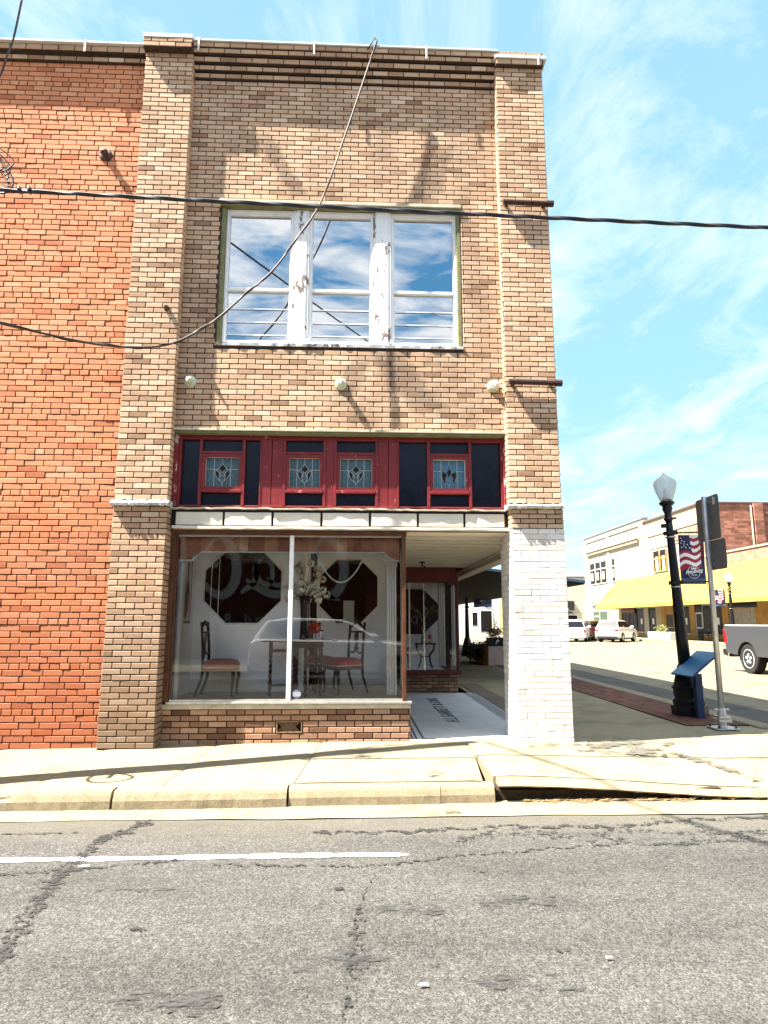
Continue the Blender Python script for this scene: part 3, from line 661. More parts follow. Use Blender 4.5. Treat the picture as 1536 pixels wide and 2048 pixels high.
# ---- fascia with black dividers
xs = [.672, 1.25, 1.83, 2.413, 2.995, 3.574, 4.139, 4.64]
MB().box(.62, 4.68, .16, .26, 2.50, 2.72).build('fascia_back', MT['blackstrip'], cb)
for i in range(7):
    a, b = xs[i] + .014, xs[i + 1] - .014
    MB().box(a, b, .12, .165, 2.535, 2.69).build('fascia_board', MT['cream'], cb, bevel=.006)
mb = MB(); n = 50; vs = []
for i in range(n + 1):
    x = .655 + 4.02 * i / n; w = rnd.uniform(-.006, .006)
    vs += [(x, .19, 2.485), (x, .085 + w * .5, 2.488 + w), (x, .085 + w * .5, 2.52 + w * .4), (x, .19, 2.532)]
fs = [(4 * i + j, 4 * i + (j + 1) % 4, 4 * i + 4 + (j + 1) % 4, 4 * i + 4 + j) for i in range(n) for j in range(4)] + [(0, 1, 2, 3), (4 * n, 4 * n + 1, 4 * n + 2, 4 * n + 3)]
mb.add(vs, fs).build('fascia_moulding', MT['cream'], cb)
# ---- soffit boards over the recess, edge beam
mb = MB(); y = .20
while y < 5.3:
    w = .40; mb.box(.64, 5.0, y, y + w - .08, 2.464, 2.475); y += w
mb.box(.64, 5.0, .2, 5.3, 2.478, 2.6, 1)
mb.build('soffit', [MT['creamsoffit'], MT['blackstrip']], cb, bevel=.003)
MB().box(5.0, 5.06, .64, 8.2, 2.44, 2.48).box(5.06, 5.28, .64, 8.2, 2.36, 2.62).build('edge_beam', MT['creamsoffit'], cb, bevel=.004)
MB().tube([(4.0, 3.9, 2.45), (4.0, 3.9, 2.38), (4.06, 3.9, 2.36)], .012, 6).lathe([(.001, .02), (.05, .02), (.05, 0), (.001, 0)], (4.0, 3.9, 2.43), 12).build('lamp_fitting', MT['blackmetal'], cb)
# ---- bulkhead under the display window
mb = MB()
bricks(mb, .62, 3.47, -.0, .405, .25, holes=[(1.925, 2.23, .134, .27)], seed=50, tone=(.35, .95), gap=.013)
bricks(mb, .25, 3.6, -.0, .405, 3.47, axis='y', sgn=1, seed=51, tone=(.3, .9))
mb.box(.62, 1.94, .25, .40, -.1, .405, 1); mb.box(2.215, 3.469, .25, .40, -.1, .405, 1); mb.box(1.94, 2.215, .25, .40, -.1, .148, 1); mb.box(1.94, 2.215, .25, .40, .258, .405, 1); mb.box(3.35, 3.469, .4, 3.6, -.1, .405, 1)
bw = mb.build('bulkhead', [MT['tanw'], MT['mortar']], cb)
mb = MB().box(1.94, 2.215, .29, .31, .148, .258, 1)
mb.box(1.93, 2.225, .236, .262, .139, .15).box(1.93, 2.225, .236, .262, .257, .268).box(1.93, 1.942, .236, .262, .15, .257).box(2.213, 2.225, .236, .262, .15, .257)
for i in range(-4, 14):
    for s in (1, -1):
        p0 = (1.942 + i * .028 + (0 if s > 0 else .11), .258, .15); p1 = (p0[0] + s * .107, .258, .257)
        if p0[0] >= 1.942 and p0[0] <= 2.213 and 1.942 <= p1[0] <= 2.213: mb.bar(p0, p1, .009)
mb.build('vent_grille', [MT['vent'], MT['black']], bw)
# sill
mb = MB().box(.62, 3.48, .215, .44, .407, .462).box(3.36, 3.48, .44, 3.6, .407, .462)
mb.build('sill', MT['concretesill'], cb, bevel=.004)
MB().box(.66, 3.495, .20, .33, .464, .492).box(3.40, 3.495, .33, 3.6, .464, .492).build('sill_cap', MT['metalsill'], cb, bevel=.004)
# shop window frame
fr = MB().box(.62, .685, .19, .34, .494, 2.48).box(.685, 3.42, .19, .34, 2.428, 2.48).box(.62, 3.44, .165, .188, 2.445, 2.484).box(3.385, 3.43, .20, .33, .494, 2.48).box(.685, .705, .225, .29, .494, 2.428)
shop = fr.build('shop_window', MT['wooddark'], cb, bevel=.005)
MB().box(2.035, 2.085, .205, .26, .494, 2.427).build('mullion', MT['inttrim'], shop, bevel=.004)
MB().box(.70, 3.385, .215, .25, .494, .515).build('glazing_bead', MT['metalsill'], shop); MB().box(.705, 3.385, .235, .25, 2.41, 2.427).build('glazing_bead', MT['metalsill'], shop)
MB().add([(.70, .245, .50), (2.04, .245, .50), (2.04, .245, 2.42), (.70, .245, 2.42)], [(0, 1, 2, 3)]).build('pane', MT['glass'], shop, fixn=False)
MB().add([(2.08, .247, .50), (3.39, .247, .50), (3.39, .247, 2.42), (2.08, .247, 2.42)], [(0, 1, 2, 3)]).build('pane', MT['glass'], shop, fixn=False)
MB().add([(3.43, .32, .50), (3.43, 3.5, .50), (3.43, 3.5, 2.44), (3.43, .32, 2.44)], [(0, 1, 2, 3)]).build('pane', MT['glass'], shop, fixn=False)
MB().box(3.39, 3.45, 3.5, 3.6, .494, 2.48).box(3.40, 3.45, .33, 3.5, 2.44, 2.48).build('side_frame', MT['wooddark'], shop, bevel=.005)
mb = MB(); ocx, ocz = 2.155, .572
octp = lambda r: [(ocx + r * math.cos(R(22.5 + 45 * k)), ocz + r * math.sin(R(22.5 + 45 * k))) for k in range(8)]
mb.prism(octp(.055), .238, .243, 'xz', 0).prism(octp(.049), .2365, .239, 'xz', 1)
mb.box(ocx - .034, ocx + .034, .234, .2375, ocz + .028, ocz + .038, 0).box(ocx - .030, ocx + .030, .234, .2375, ocz - .040, ocz - .030, 0)
mb.build('octagonal_sticker', [M('purple_ink', (.12, .08, .35), .4, bump=0), MT['inttrim']], shop)
# valance inside the glass, plank faced, white trim
pt = [M('valance_wood_%s' % n, c, .35, var=.3, vs=9, bump=.05) for n, c in (('a', (.42, .17, .07)), ('b', (.50, .22, .10)), ('c', (.66, .36, .19)), ('d', (.33, .12, .05)))]
va = MB(); xsp = [.70, .95, 1.10, 1.25, 1.42, 1.52, 1.72, 1.88, 2.06, 2.3, 2.45, 2.6, 2.72, 2.80, 2.90, 3.05, 3.2, 3.36]
for i in range(len(xsp) - 1):
    a, b = xsp[i], xsp[i + 1]
    def zl(x): return 2.13 if x <= .86 or x >= 3.28 else (2.13 + (x - .86) * .9 if x < .97 else (2.13 + (3.28 - x) * .9 if x > 3.17 else 2.23))
    va.prism([(a, zl(a)), (b, zl(b)), (b, 2.42), (a, 2.42)], .31, .335, 'xz', [0, 1, 0, 1, 2, 3, 1, 3, 1, 0, 1, 2, 0, 3, 0, 1, 1][i])
va.build('valance', pt, shop)
MB().tube([(.70, .305, 2.13), (.86, .305, 2.13), (.97, .305, 2.23), (3.17, .305, 2.23), (3.28, .305, 2.13), (3.36, .305, 2.13)], .010, 6).build('valance_trim', MT['inttrim'], shop)
# ---- display interior
MB().box(.66, 3.36, .41, 3.3, .40, .494).build('display_floor', MT['intfloor'], cb)
MB().box(.66, 3.40, .345, 3.4, 2.50, 2.56).build('display_ceiling', MT['intwarm'], cb)
def octwall(mb, x0, x1, z0, z1, y, ox, oz, w, h, ch, split=1.42, d=.04):
    o = [(ox - w / 2 + ch, oz - h / 2), (ox + w / 2 - ch, oz - h / 2), (ox + w / 2, oz - h / 2 + ch), (ox + w / 2, oz + h / 2 - ch), (ox + w / 2 - ch, oz + h / 2), (ox - w / 2 + ch, oz + h / 2), (ox - w / 2, oz + h / 2 - ch), (ox - w / 2, oz - h / 2 + ch)]
    quads = [[(x0, z0), (x1, z0), o[1], o[0]], [(x1, z0), o[2], o[1]], [(x1, z0), (x1, z1), o[3], o[2]], [(x1, z1), o[4], o[3]], [(x1, z1), (x0, z1), o[5], o[4]], [(x0, z1), o[6], o[5]], [(x0, z1), (x0, z0), o[7], o[6]], [(x0, z0), o[0], o[7]]]
    for i, q in enumerate(quads): mb.prism(q, y, y + d, 'xz', 0 if i in (0, 1, 7) else (0 if i in (2, 6) else 0))
    mb.tube([(a, y - .004, b) for a, b in o + [o[0]]], .011, 5, 1)
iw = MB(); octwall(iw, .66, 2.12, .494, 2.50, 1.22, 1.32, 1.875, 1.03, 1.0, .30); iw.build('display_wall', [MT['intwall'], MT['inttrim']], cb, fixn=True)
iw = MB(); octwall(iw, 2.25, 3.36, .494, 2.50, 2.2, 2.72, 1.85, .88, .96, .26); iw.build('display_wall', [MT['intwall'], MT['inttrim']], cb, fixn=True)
box('return_wall', 2.10, 2.14, 1.26, 2.9, .494, 2.5, MT['intwarm'], cb); box('gap_shade_panel', 2.145, 2.25, 2.3, 2.34, .494, 2.5, MT['black'], cb)  # black panel stands in for the darkness of the doorway gap
box('left_display_wall', .64, .68, .40, 1.22, .494, 2.5, MT['intwall'], cb)
MB().box(.69, .75, .36, .42, .5, 2.2).box(.70, .74, .46, .52, .5, 2.2).build('drape', MT['inttrim'], cb, bevel=.02)
MB().box(.69, 2.09, 1.19, 1.219, .50, .66).build('skirting', MT['inttrim'], cb, bevel=.005); MB().box(2.26, 3.35, 2.17, 2.199, .50, .66).build('skirting', MT['inttrim'], cb, bevel=.005)
for x in (.90, 1.0): MB().box(x - .004, x + .004, 1.212, 1.219, .66, 2.5).build('wall_batten', MT['intwarm'], cb)
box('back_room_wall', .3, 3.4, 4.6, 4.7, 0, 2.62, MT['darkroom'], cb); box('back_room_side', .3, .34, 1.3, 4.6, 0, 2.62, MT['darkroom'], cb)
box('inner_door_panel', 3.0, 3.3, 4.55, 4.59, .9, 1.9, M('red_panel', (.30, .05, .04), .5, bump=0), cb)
box('notice_paper', 2.62, 2.80, 3.4, 3.41, 1.35, 1.75, MT['inttrim'], cb)
# fluted column inside the right end + swags
mb = MB()
for k in range(4): mb.tube([(3.235 + k * .032, .75, .5), (3.235 + k * .032, .75, 2.14)], .017, 8)
mb.box(3.20, 3.36, .72, .80, 2.10, 2.22)
mb.build('fluted_column', MT['inttrim'], cb, smooth=False)
def swag(x0, x1, y, z0, dz, r=.010):
    return [(x0 + (x1 - x0) * k / 20, y, z0 - dz * (1 - (2 * k / 20 - 1) ** 2)) for k in range(21)]
tag(MB().tube(swag(2.34, 2.95, .40, 2.235, .36), .009, 6).build('bead_swag', MT['inttrim'], smooth=True), 'long white bead swag hanging in the shop window in front of the right octagon', 'garland')
tag(MB().tube(swag(3.06, 3.30, .40, 2.235, .09), .007, 6).build('bead_swag', MT['inttrim'], smooth=True), 'short white bead swag at the top right corner of the shop window', 'garland')

# entrance side: door wall along x = 3.45 behind display, second window at Y = 5.2
mb = MB().box(3.40, 3.46, 3.62, 5.2, 0, 2.46); mb.build('entry_wall', MT['maroon'], cb)
dr = box('door', 3.462, 3.50, 3.75, 4.75, .05, 2.1, MT['wooddark'], cb, .01)
MB().tube([(3.52, 3.85, .95), (3.52, 3.85, 1.2)], .015, 8).build('handle', MT['metalsill'], dr)
mb = MB(); bricks(mb, 3.47, 4.80, .02, .40, 5.2, seed=70, tone=(.2, .8), gap=.013); bricks(mb, 5.2, 8.0, .02, .40, 4.80, axis='y', sgn=1, seed=71)
mb.box(3.47, 4.799, 5.2, 5.4, 0, .40, 1); mb.box(4.65, 4.799, 5.4, 8.1, 0, .40, 1)
mb.build('bulkhead', [MT['tanw'], MT['mortar']], cb)
MB().box(3.46, 4.87, 5.14, 5.42, .40, .475).box(4.6, 4.87, 5.42, 8.1, .40, .475).build('sill', MT['maroon'], cb, bevel=.006)
f2 = MB().box(3.47, 3.52, 5.18, 5.26, .475, 2.16).box(4.79, 4.84, 5.18, 5.26, .475, 2.36).box(3.47, 4.79, 5.18, 5.26, 2.16, 2.46).box(4.79, 4.84, 8.0, 8.1, .475, 2.36).box(4.79, 4.84, 5.26, 8.0, 2.16, 2.40)
sw2 = f2.build('side_shop_window', MT['maroon'], cb, bevel=.005)
MB().box(3.86, 3.885, 5.19, 5.23, .475, 2.16).build('mullion', MT['metalsill'], sw2)
MB().add([(3.5, 5.22, .475), (4.8, 5.22, .475), (4.8, 5.22, 2.17), (3.5, 5.22, 2.17)], [(0, 1, 2, 3)]).build('pane', MT['glass'], sw2, fixn=False)
MB().add([(4.82, 5.26, .475), (4.82, 8.0, .475), (4.82, 8.0, 2.17), (4.82, 5.26, 2.17)], [(0, 1, 2, 3)]).build('pane', MT['glass'], sw2, fixn=False)
MB().box(3.40, 4.78, 5.28, 8.1, .38, .47).build('display_floor', MT['intwall'], cb)
iw = MB(); octwall(iw, 3.3, 4.74, .47, 2.46, 6.55, 4.05, 1.62, 1.15, .98, .34); iw.build('display_wall', [MT['intwall'], MT['inttrim']], cb)
box('dark_room_wall', 3.0, 4.9, 8.12, 8.18, 0, 2.6, MT['black'], cb)
mb = MB()
for k in range(3): mb.tube([(4.60 + k * .05, 6.35, .47), (4.60 + k * .05, 6.35, 2.3)], .022, 8)
mb.build('fluted_column', MT['inttrim'], cb)
# canopy over the side pavement, sloping down to the kerb, hung on rods
vs = [(5.2, 7.4, 2.63), (8.15, 7.4, 2.26), (8.15, 42, 2.26), (5.2, 42, 2.63)]
cn = MB().add(vs + [(a, b, c + .05) for a, b, c in vs], [(0, 3, 2, 1), (4, 5, 6, 7), (0, 1, 5, 4), (1, 2, 6, 5), (2, 3, 7, 6), (3, 0, 4, 7)], 0)
cno = cn.build('canopy', M('dark_canopy_underside', (.006, .005, .005), .8, bump=0), cb)
MB().add([(5.2, 7.38, 2.66), (8.17, 7.38, 2.29), (8.17, 7.42, 2.29), (5.2, 7.42, 2.66), (5.2, 7.38, 2.72), (8.17, 7.38, 2.35), (8.17, 7.42, 2.35), (5.2, 7.42, 2.72)], [(0, 3, 2, 1), (4, 5, 6, 7), (0, 1, 5, 4), (1, 2, 6, 5), (2, 3, 7, 6), (3, 0, 4, 7)]).build('canopy_edge', M('blue_grey_flashing', (.10, .22, .30), .5, bump=0), cno)
for y in (8.2, 12.5, 17):
    MB().tube([(5.25, y, 4.3), (7.9, y, 2.35)], .014, 6).build('hanger_rod', MT['blackmetal'], cno)
box('long_side_wall', 4.9, 5.2, 24, 45, 0, 6.5, tanflat, cb); box('long_rear', -10, 5, 44.7, 45, 0, 6.5, tanflat, cb)

# mosaic floor with lettering and border
mb = MB().box(3.472, 5.12, .215, 5.2, -.1, .052, 0)
def mosband(x0, x1, y0, y1, step=.045):
    y = y0
    while y < y1:
        x = x0
        while x < x1 - .02:
            mb.box(x, x + .022, y, y + .022, .05, .0555, 1); x += step
        y += step
mosband(4.955, 5.08, .7, 5.1); mosband(3.50, 3.60, .25, 3.6)
mb.box(4.915, 4.93, .7, 5.15, .05, .0555, 1); mb.box(5.095, 5.108, .7, 5.15, .05, .0555, 1); mb.box(3.625, 3.645, .3, 5.0, .05, .0555, 1)
mb.box(3.645, 3.95, .3, .33, .05, .0555, 1)
m4 = Matrix.Translation((4.23, 1.42, .0555)) @ Matrix.Rotation(R(90), 4, 'Z')
text_mb(mb, 'H.L.GARRETT & SONS', .27, Matrix.Translation((4.27, 2.95, .0555)) @ Matrix.Rotation(R(90), 4, 'Z') @ Matrix.Scale(1.08, 4, (1, 0, 0)), 1, .0006)
mos = tag(mb.build('mosaic_floor', [MT['terrazzo'], MT['gum']]), kind='structure')
tag(box('threshold_step', 3.47, 4.70, .02, .213, -.1, .048, MT['sidewalk'], bevel=.01), kind='structure')

# ================================================================== RED BRICK NEIGHBOUR
rbld = empty('brick_building', (0, 0, 0), label='red brick side building with a tan brick cornice adjoining the corner shop', cat='building')
mb = MB()
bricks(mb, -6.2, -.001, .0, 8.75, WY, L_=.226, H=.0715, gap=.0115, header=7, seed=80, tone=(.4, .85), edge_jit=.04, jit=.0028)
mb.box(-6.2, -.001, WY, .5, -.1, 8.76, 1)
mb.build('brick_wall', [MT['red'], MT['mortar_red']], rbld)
mb = MB()
for i, (a, b, y) in enumerate(((8.75, 8.82, .08), (8.845, 8.93, .02))):
    bricks(mb, -6.2, -.012, a, b, y, seed=90 + i, H=b - a, tone=(.3, .8)); mb.box(-6.2, -.012, y, .5, a - .006, b, 1)
mb.box(-6.2, -.012, .06, .5, 8.82, 8.845, 1)
mb.build('cornice', [MT['tan'], MT['mortar']], rbld)
MB().box(-6.2, -.014, -.03, .4, 8.932, 8.962).build('roof_coping', MT['coping'], rbld, bevel=.006)
MB().box(-.80, -.776, -.042, -.032, 8.79, 8.97).build('gutter_strap', MT['coping'], rbld)
insul('wire_insulator', -.465, WY, 7.385, MT['ironknob'], rbld, .085)
box('roof', -6.2, 0, .5, 23, 8.7, 8.8, MT['darkband'], rbld); box('side_wall', -6.2, -6.0, .5, 23, 0, 8.7, brickflat('red_side', (.36, .12, .06), (.26, .08, .04), (.07, .03, .02)), rbld)

# ================================================================== DISPLAY FURNITURE
def chair(loc, rz, label):
    t = empty('antique_chair', loc, rz, label=label, cat='chair', group='antique chairs in the shop window')
    s = MB().add([], [])
    pts = [(-.19, -.17), (-.05, -.20), (.12, -.21), (.21, -.17), (.225, 0), (.21, .17), (.12, .21), (-.05, .20), (-.19, .17)]
    n = len(pts); vs = []
    for sc, z in ((.96, .335), (1, .35), (1, .385), (.9, .425), (.6, .445)): vs += [(x * sc, y * sc, z) for x, y in pts]
    fs = [(j * n + i, j * n + (i + 1) % n, (j + 1) * n + (i + 1) % n, (j + 1) * n + i) for j in range(4) for i in range(n)] + [tuple(range(n))[::-1], tuple(4 * n + i for i in range(n))]
    MB().add(vs, fs).build('seat', MT['redcloth'], t, smooth=True)
    MB().tube([(x, y, .352) for x, y in pts + [pts[0]]], .007, 6).build('seat_piping', MT['piping'], t)
    MB().prism(pts, .30, .334, 'xy').build('seat_frame', MT['chairwood'], t, bevel=.005)
    for sy in (-1, 1):
        MB().tube([(.185, sy * .16, .31), (.20, sy * .175, .24), (.185, sy * .165, .13), (.18, sy * .165, .03), (.20, sy * .175, 0)], [.022, .024, .014, .012, .018], 8).build('leg', MT['chairwood'], t, smooth=True)
        MB().tube([(-.18, sy * .16, .33), (-.20, sy * .16, .2), (-.27, sy * .165, 0)], [.02, .018, .016], 8).build('leg', MT['chairwood'], t, smooth=True)
        MB().tube([(-.18, sy * .16, .33), (-.19, sy * .163, .6), (-.215, sy * .165, .86), (-.215, sy * .165, .90)], [.02, .018, .018, .02], 8).build('stile', MT['chairwood'], t, smooth=True)
    b = MB().tube([(-.21, -.165, .84), (-.212, -.12, .845), (-.213, -.07, .875), (-.214, -.03, .90), (-.214, 0, .905), (-.214, .03, .90), (-.213, .07, .875), (-.212, .12, .845), (-.21, .165, .84)], [.012, .014, .018, .022, .02, .022, .018, .014, .012], 8)
    b.tube([(-.205, -.16, .775), (-.205, .16, .775)], .011, 8).tube([(-.192, -.16, .52), (-.192, -.08, .50), (-.192, 0, .535), (-.192, .08, .50), (-.192, .16, .52)], .012, 8)
    b.build('crest_rail', MT['chairwood'], t, smooth=True)
    sp = [(.02, .535), (.06, .55), (.025, .60), (.035, .65), (.05, .70), (.045, .74), (.035, .77)]
    poly = [(y, z) for y, z in sp] + [(-y, z) for y, z in sp[::-1]]
    MB().prism(poly, -.206, -.196, 'yz').build('splat', MT['oak'], t, bevel=.003)
    return t
chair((1.15, .80, .494), R(0), 'antique chair with red seat standing side-on left of the gateleg table')
chair((2.68, 1.10, .494), R(215), 'antique chair with carved vase splat and red seat right of the gateleg table')
chair((2.30, 1.62, .494), R(-55), 'antique chair with red seat half hidden behind the gateleg table')
def twist(mb, x, y, z0, z1, r=.016):
    for ph in (0, math.pi):
        mb.tube([(x + .011 * math.cos(ph + k * .55), y + .011 * math.sin(ph + k * .55), z0 + (z1 - z0) * k / 30) for k in range(31)], r * .8, 6)
tb = empty('gateleg_table', (2.12, .88, .494), label='brown oak gateleg table with barley twist legs in the shop window', cat='table')
MB().lathe([(.001, .655), (.45, .655), (.46, .665), (.45, .68), (.001, .68)], (0, 0, 0), 32).xf(Matrix.Scale(.62, 4, (0, 1, 0)) @ Matrix.Scale(1.08, 4, (1, 0, 0))).build('tabletop', MT['oak'], tb)
for x, y in ((-.34, -.16), (-.05, -.1), (.10, -.24), (.28, -.1), (-.05, .2), (.2, .2)):
    mb = MB(); mb.box(x - .022, x + .022, y - .022, y + .022, .50, .655); twist(mb, x, y, .17, .50); mb.box(x - .022, x + .022, y - .022, y + .022, .09, .17); mb.lathe([(.012, 0), (.024, .03), (.014, .07), (.02, .09)], (x, y, 0), 10)
    mb.build('leg', MT['oak'], tb)
MB().bar((-.34, -.16, .13), (-.05, -.1, .13), .025).bar((-.34, -.16, .55), (-.05, -.1, .55), .03, .04).bar((.1, -.24, .13), (.28, -.1, .13), .025).bar((-.05, -.1, .13), (-.05, .2, .13), .025).bar((.28, -.1, .13), (.2, .2, .13), .025).build('stretcher', MT['oak'], tb)
MB().box(-.08, .30, -.12, .22, .58, .65).build('apron', MT['oak'], tb)
# vase of blossom
vz = empty('flower_vase', (2.16, 1.10, 1.174), label='tall dark vase of cream blossoms on the gateleg table', cat='vase')
MB().lathe([(.05, 0), (.062, .02), (.055, .2), (.06, .42), (.075, .56), (.06, .565)], (0, 0, 0), 20).build('vase', M('black_glazed_vase', (.02, .018, .018), .15, bump=0), vz, smooth=True)
fr_ = random.Random(9); bl = MB(); stm = MB()
for k in range(34):
    a = fr_.uniform(0, 6.28); rr = fr_.uniform(.06, .30); z = fr_.uniform(.50, .98); c = Vector((rr * math.cos(a), rr * .7 * math.sin(a), z))
    stm.tube([(0, 0, .5), (c.x * .5, c.y * .5, .5 + (z - .5) * .6), tuple(c)], .004, 4)
    for j in range(14):
        d = Vector((fr_.gauss(0, 1), fr_.gauss(0, 1), fr_.gauss(0, 1))).normalized(); q = c + d * .045; s_ = .034
        u = d.orthogonal().normalized() * s_; w = d.cross(u)
        bl.add([q + u, q + w * .7, q - u, q - w * .7], [(0, 1, 2, 3)])
bl.build('blossom', MT['petal'], vz, fixn=False); stm.build('stems', M('brown_twig', (.05, .035, .02), .8, bump=0), vz)
# ornament + boxes on the table
oo = empty('fan_ornament', (2.31, .80, 1.174), label='round red openwork fan ornament on the gateleg table', cat='ornament')
mb = MB()
for k in range(9):
    a = R(20 * k); mb.tube([(.07 * math.cos(b), .07 * math.sin(b) * math.cos(a), .15 + .07 * math.sin(b) * math.sin(a)) for b in [q * .35 for q in range(19)]], .006, 5)
mb.build('fan', MT['redfan'], oo); MB().lathe([(.04, 0), (.04, .01), (.012, .02), (.012, .09)], (0, 0, 0), 12).build('stand', MT['inttrim'], oo)
tag(MB().box(2.37, 2.42, .80, .84, 1.175, 1.30).box(2.375, 2.415, .797, .80, 1.20, 1.28, 1).build('card_box', [MT['maroon'], MT['inttrim']]), 'small maroon upright box beside the red fan ornament', 'box')
tag(MB().box(2.20, 2.30, .74, .80, 1.175, 1.19).box(2.33, 2.40, .72, .78, 1.175, 1.205).box(2.52, 2.58, .80, .86, 1.175, 1.195).build('lace_mat', MT['inttrim'], bevel=.004), 'small white lace mats on the gateleg table top', 'mat')
# framed print on the left wall of the display
fp = empty('framed_print', (.70, .72, 1.80), label='tall narrow framed figure print on the left wall of the shop window', cat='picture')
MB().box(-.018, .012, -.22, .22, -.42, .42).box(-.018, .014, -.19, .19, -.39, .39, 1).build('frame', [MT['wooddark'], M('print_paper', (.62, .50, .42), .7, var=.2, vs=7, bump=0)], fp)
MB().prism([(-.03, -.36), (.05, -.2), (.08, 0), (.03, .15), (.05, .3), (0, .36), (-.05, .3), (-.02, .12), (-.10, -.05), (-.08, -.36)], .016, .018, 'yz').prism([(-.05, -.3), (.06, -.28), (.1, -.1), (0, -.05)], .0185, .0195, 'yz', 1).build('printed_figure', [M('print_ink', (.10, .08, .12), .7, bump=0), M('print_red', (.42, .16, .15), .7, bump=0)], fp)
# plant table in second window
pt2 = empty('plant_table', (4.26, 6.0, .47), label='small black table with curved legs in the side shop window', cat='table')
MB().box(-.21, .21, -.14, .14, .47, .50).box(-.1, .1, -.08, .08, .22, .235).build('tabletop', MT['blackmetal'], pt2)
for sx in (-1, 1):
    for sy in (-1, 1): MB().tube([(sx * .19, sy * .11, .48), (sx * .17, sy * .1, .36), (sx * .09, sy * .07, .25), (sx * .10, sy * .08, .12), (sx * .14, sy * .1, 0)], .012, 8).build('leg', MT['blackmetal'], pt2, smooth=True)
gp = empty('glass_flower_vase', (4.22, 6.0, .972), label='glass vase of long green stems on the small black table', cat='vase')
MB().lathe([(.03, 0), (.05, .03), (.03, .1), (.035, .3), (.06, .42)], (0, 0, 0), 14).build('vase', glassm('vase_glass', .05, (.7, .8, .65)), gp, smooth=True)
mb = MB()
for k in range(9):
    a = k * .7; mb.tube([(0, 0, .05), (.01 * math.cos(a), .01, .4), (.12 * math.cos(a), .1 * math.sin(a), .62), (.27 * math.cos(a), .2 * math.sin(a), .68 + .05 * (k % 3))], .006, 5)
    c = Vector((.27 * math.cos(a), .2 * math.sin(a), .68 + .05 * (k % 3))); mb.add([c, c + Vector((.03, 0, -.04)), c + Vector((0, 0, -.07)), c + Vector((-.03, 0, -.03))], [(0, 1, 2, 3)])
mb.build('stems', MT['stem'], gp)
tag(MB().lathe([(.03, 0), (.03, .015), (.008, .02), (.008, .07), (.035, .09), (.035, .16), (.02, .16)], (4.36, 6.0, .972), 12).build('red_goblet', MT['redfan'], smooth=True), 'red goblet beside the glass vase on the black table', 'goblet')
dc = empty('dark_stool', (3.75, 5.9, .47), label='dark low stool at the left end of the side shop window', cat='stool')
MB().box(-.18, .2, -.15, .15, .26, .40).build('seat', MT['chairwood'], dc, bevel=.03)
for sx in (-.13, .15):
    for sy in (-.1, .1): MB().tube([(sx, sy, .27), (sx * 1.1, sy, 0)], .02, 8).build('leg', MT['chairwood'], dc)

# ================================================================== CABLES AND POLE
PX, PY = -1.30, -1.36
pole = empty('utility_pole', (PX, PY, -.05), label='tall wooden utility pole by the kerb in front of the red brick wall', cat='utility pole')
MB().tube([(0, 0, -.3), (0, 0, 4), (0, 0, 8.75)], [.145, .125, .10], 14).build('pole', MT['poleWood'], pole, smooth=True)
MB().tube([(.20 * math.cos(a), -.24 + .15 * math.sin(a), 2.95 + .03 * math.cos(a * 2)) for a in [k * .35 for k in range(38)]], .016, 6).bar((0, -.1, 2.95), (0, -.25, 2.95), .03).build('cable_coil', MT['cable'], pole)
def sagline(a, b, sag, n=30):
    a, b = Vector(a), Vector(b); return [a.lerp(b, k / n) - Vector((0, 0, sag * 4 * (k / n) * (1 - k / n))) for k in range(n + 1)]
c1 = sagline((PX - .02, -1.5, 5.725), (24, -1.5, 5.40), .12, 40)
mb = MB().tube(c1, .016, 8)
for ph in (0, 2.1, 4.2):
    pts = sagline((PX - .02, -1.5, 5.725), (24, -1.5, 5.40), .12, 420)
    mb.tube([p + Vector((0, .015 * math.cos(ph + i * .30), .015 * math.sin(ph + i * .30))) for i, p in enumerate(pts)], .008, 5)
for x in (-.60, -.5):
    mb.box(x - .009, x + .009, -1.53, -1.47, 5.685, 5.74)
tag(mb.build('power_cable', MT['cable'], smooth=True), 'thick twisted black power cable crossing the facade in front of the upper windows', 'cable')
MB_ = MB()
dp = [(3.055, -.085, 9.06), (2.66, -.10, 7.66), (2.36, -.12, 6.66), (2.07, -.20, 6.08), (1.80, -.28, 5.60), (1.48, -.36, 5.22), (1.18, -.45, 4.86), (.90, -.55, 4.60), (.68, -.65, 4.45), (.40, -.75, 4.375), (0, -.9, 4.34), (-.5, -1.1, 4.37), (PX, PY + .1, 4.5)]
def smooth(pts, n=8):
    out = []; P = [Vector(p) for p in pts]
    for i in range(len(P) - 1):
        p0, p1, p2, p3 = P[max(0, i - 1)], P[i], P[i + 1], P[min(len(P) - 1, i + 2)]
        for k in range(n):
            t = k / n; out.append(.5 * ((2 * p1) + (p2 - p0) * t + (2 * p0 - 5 * p1 + 4 * p2 - p3) * t * t + (3 * p1 - p0 - 3 * p2 + p3) * t ** 3))
    out.append(P[-1]); return out
sp_ = smooth(dp)
MB_.tube(sp_, .0125, 8).tube([p + Vector((0, -.018 * math.cos(i * .5), .018 * math.sin(i * .5))) for i, p in enumerate(sp_)], .006, 5)
MB_.tube([(3.055, -.085, 9.06), (3.02, -.09, 9.12), (3.0, -.08, 9.07), (2.93, -.06, 8.95)], .008, 6)
tag(MB_.build('service_drop_cable', MT['oldcable'], smooth=True), 'thin brown service cable sagging from the roof edge down to the left', 'cable')
tag(MB().tube(smooth([(PX + .12, PY, 6.6), (-1.16, -1.27, 7.0), (-1.103, -1.2, 7.32), (-1.06, -1.2, 7.543), (-1.011, -1.2, 7.77), (-.966, -1.2, 8.29), (-.93, -1.2, 8.8), (-.9, -1.15, 9.6)]), .011, 6).build('riser_wire', MT['oldcable'], smooth=True), 'grey wire rising past the roof at the top left corner', 'cable')
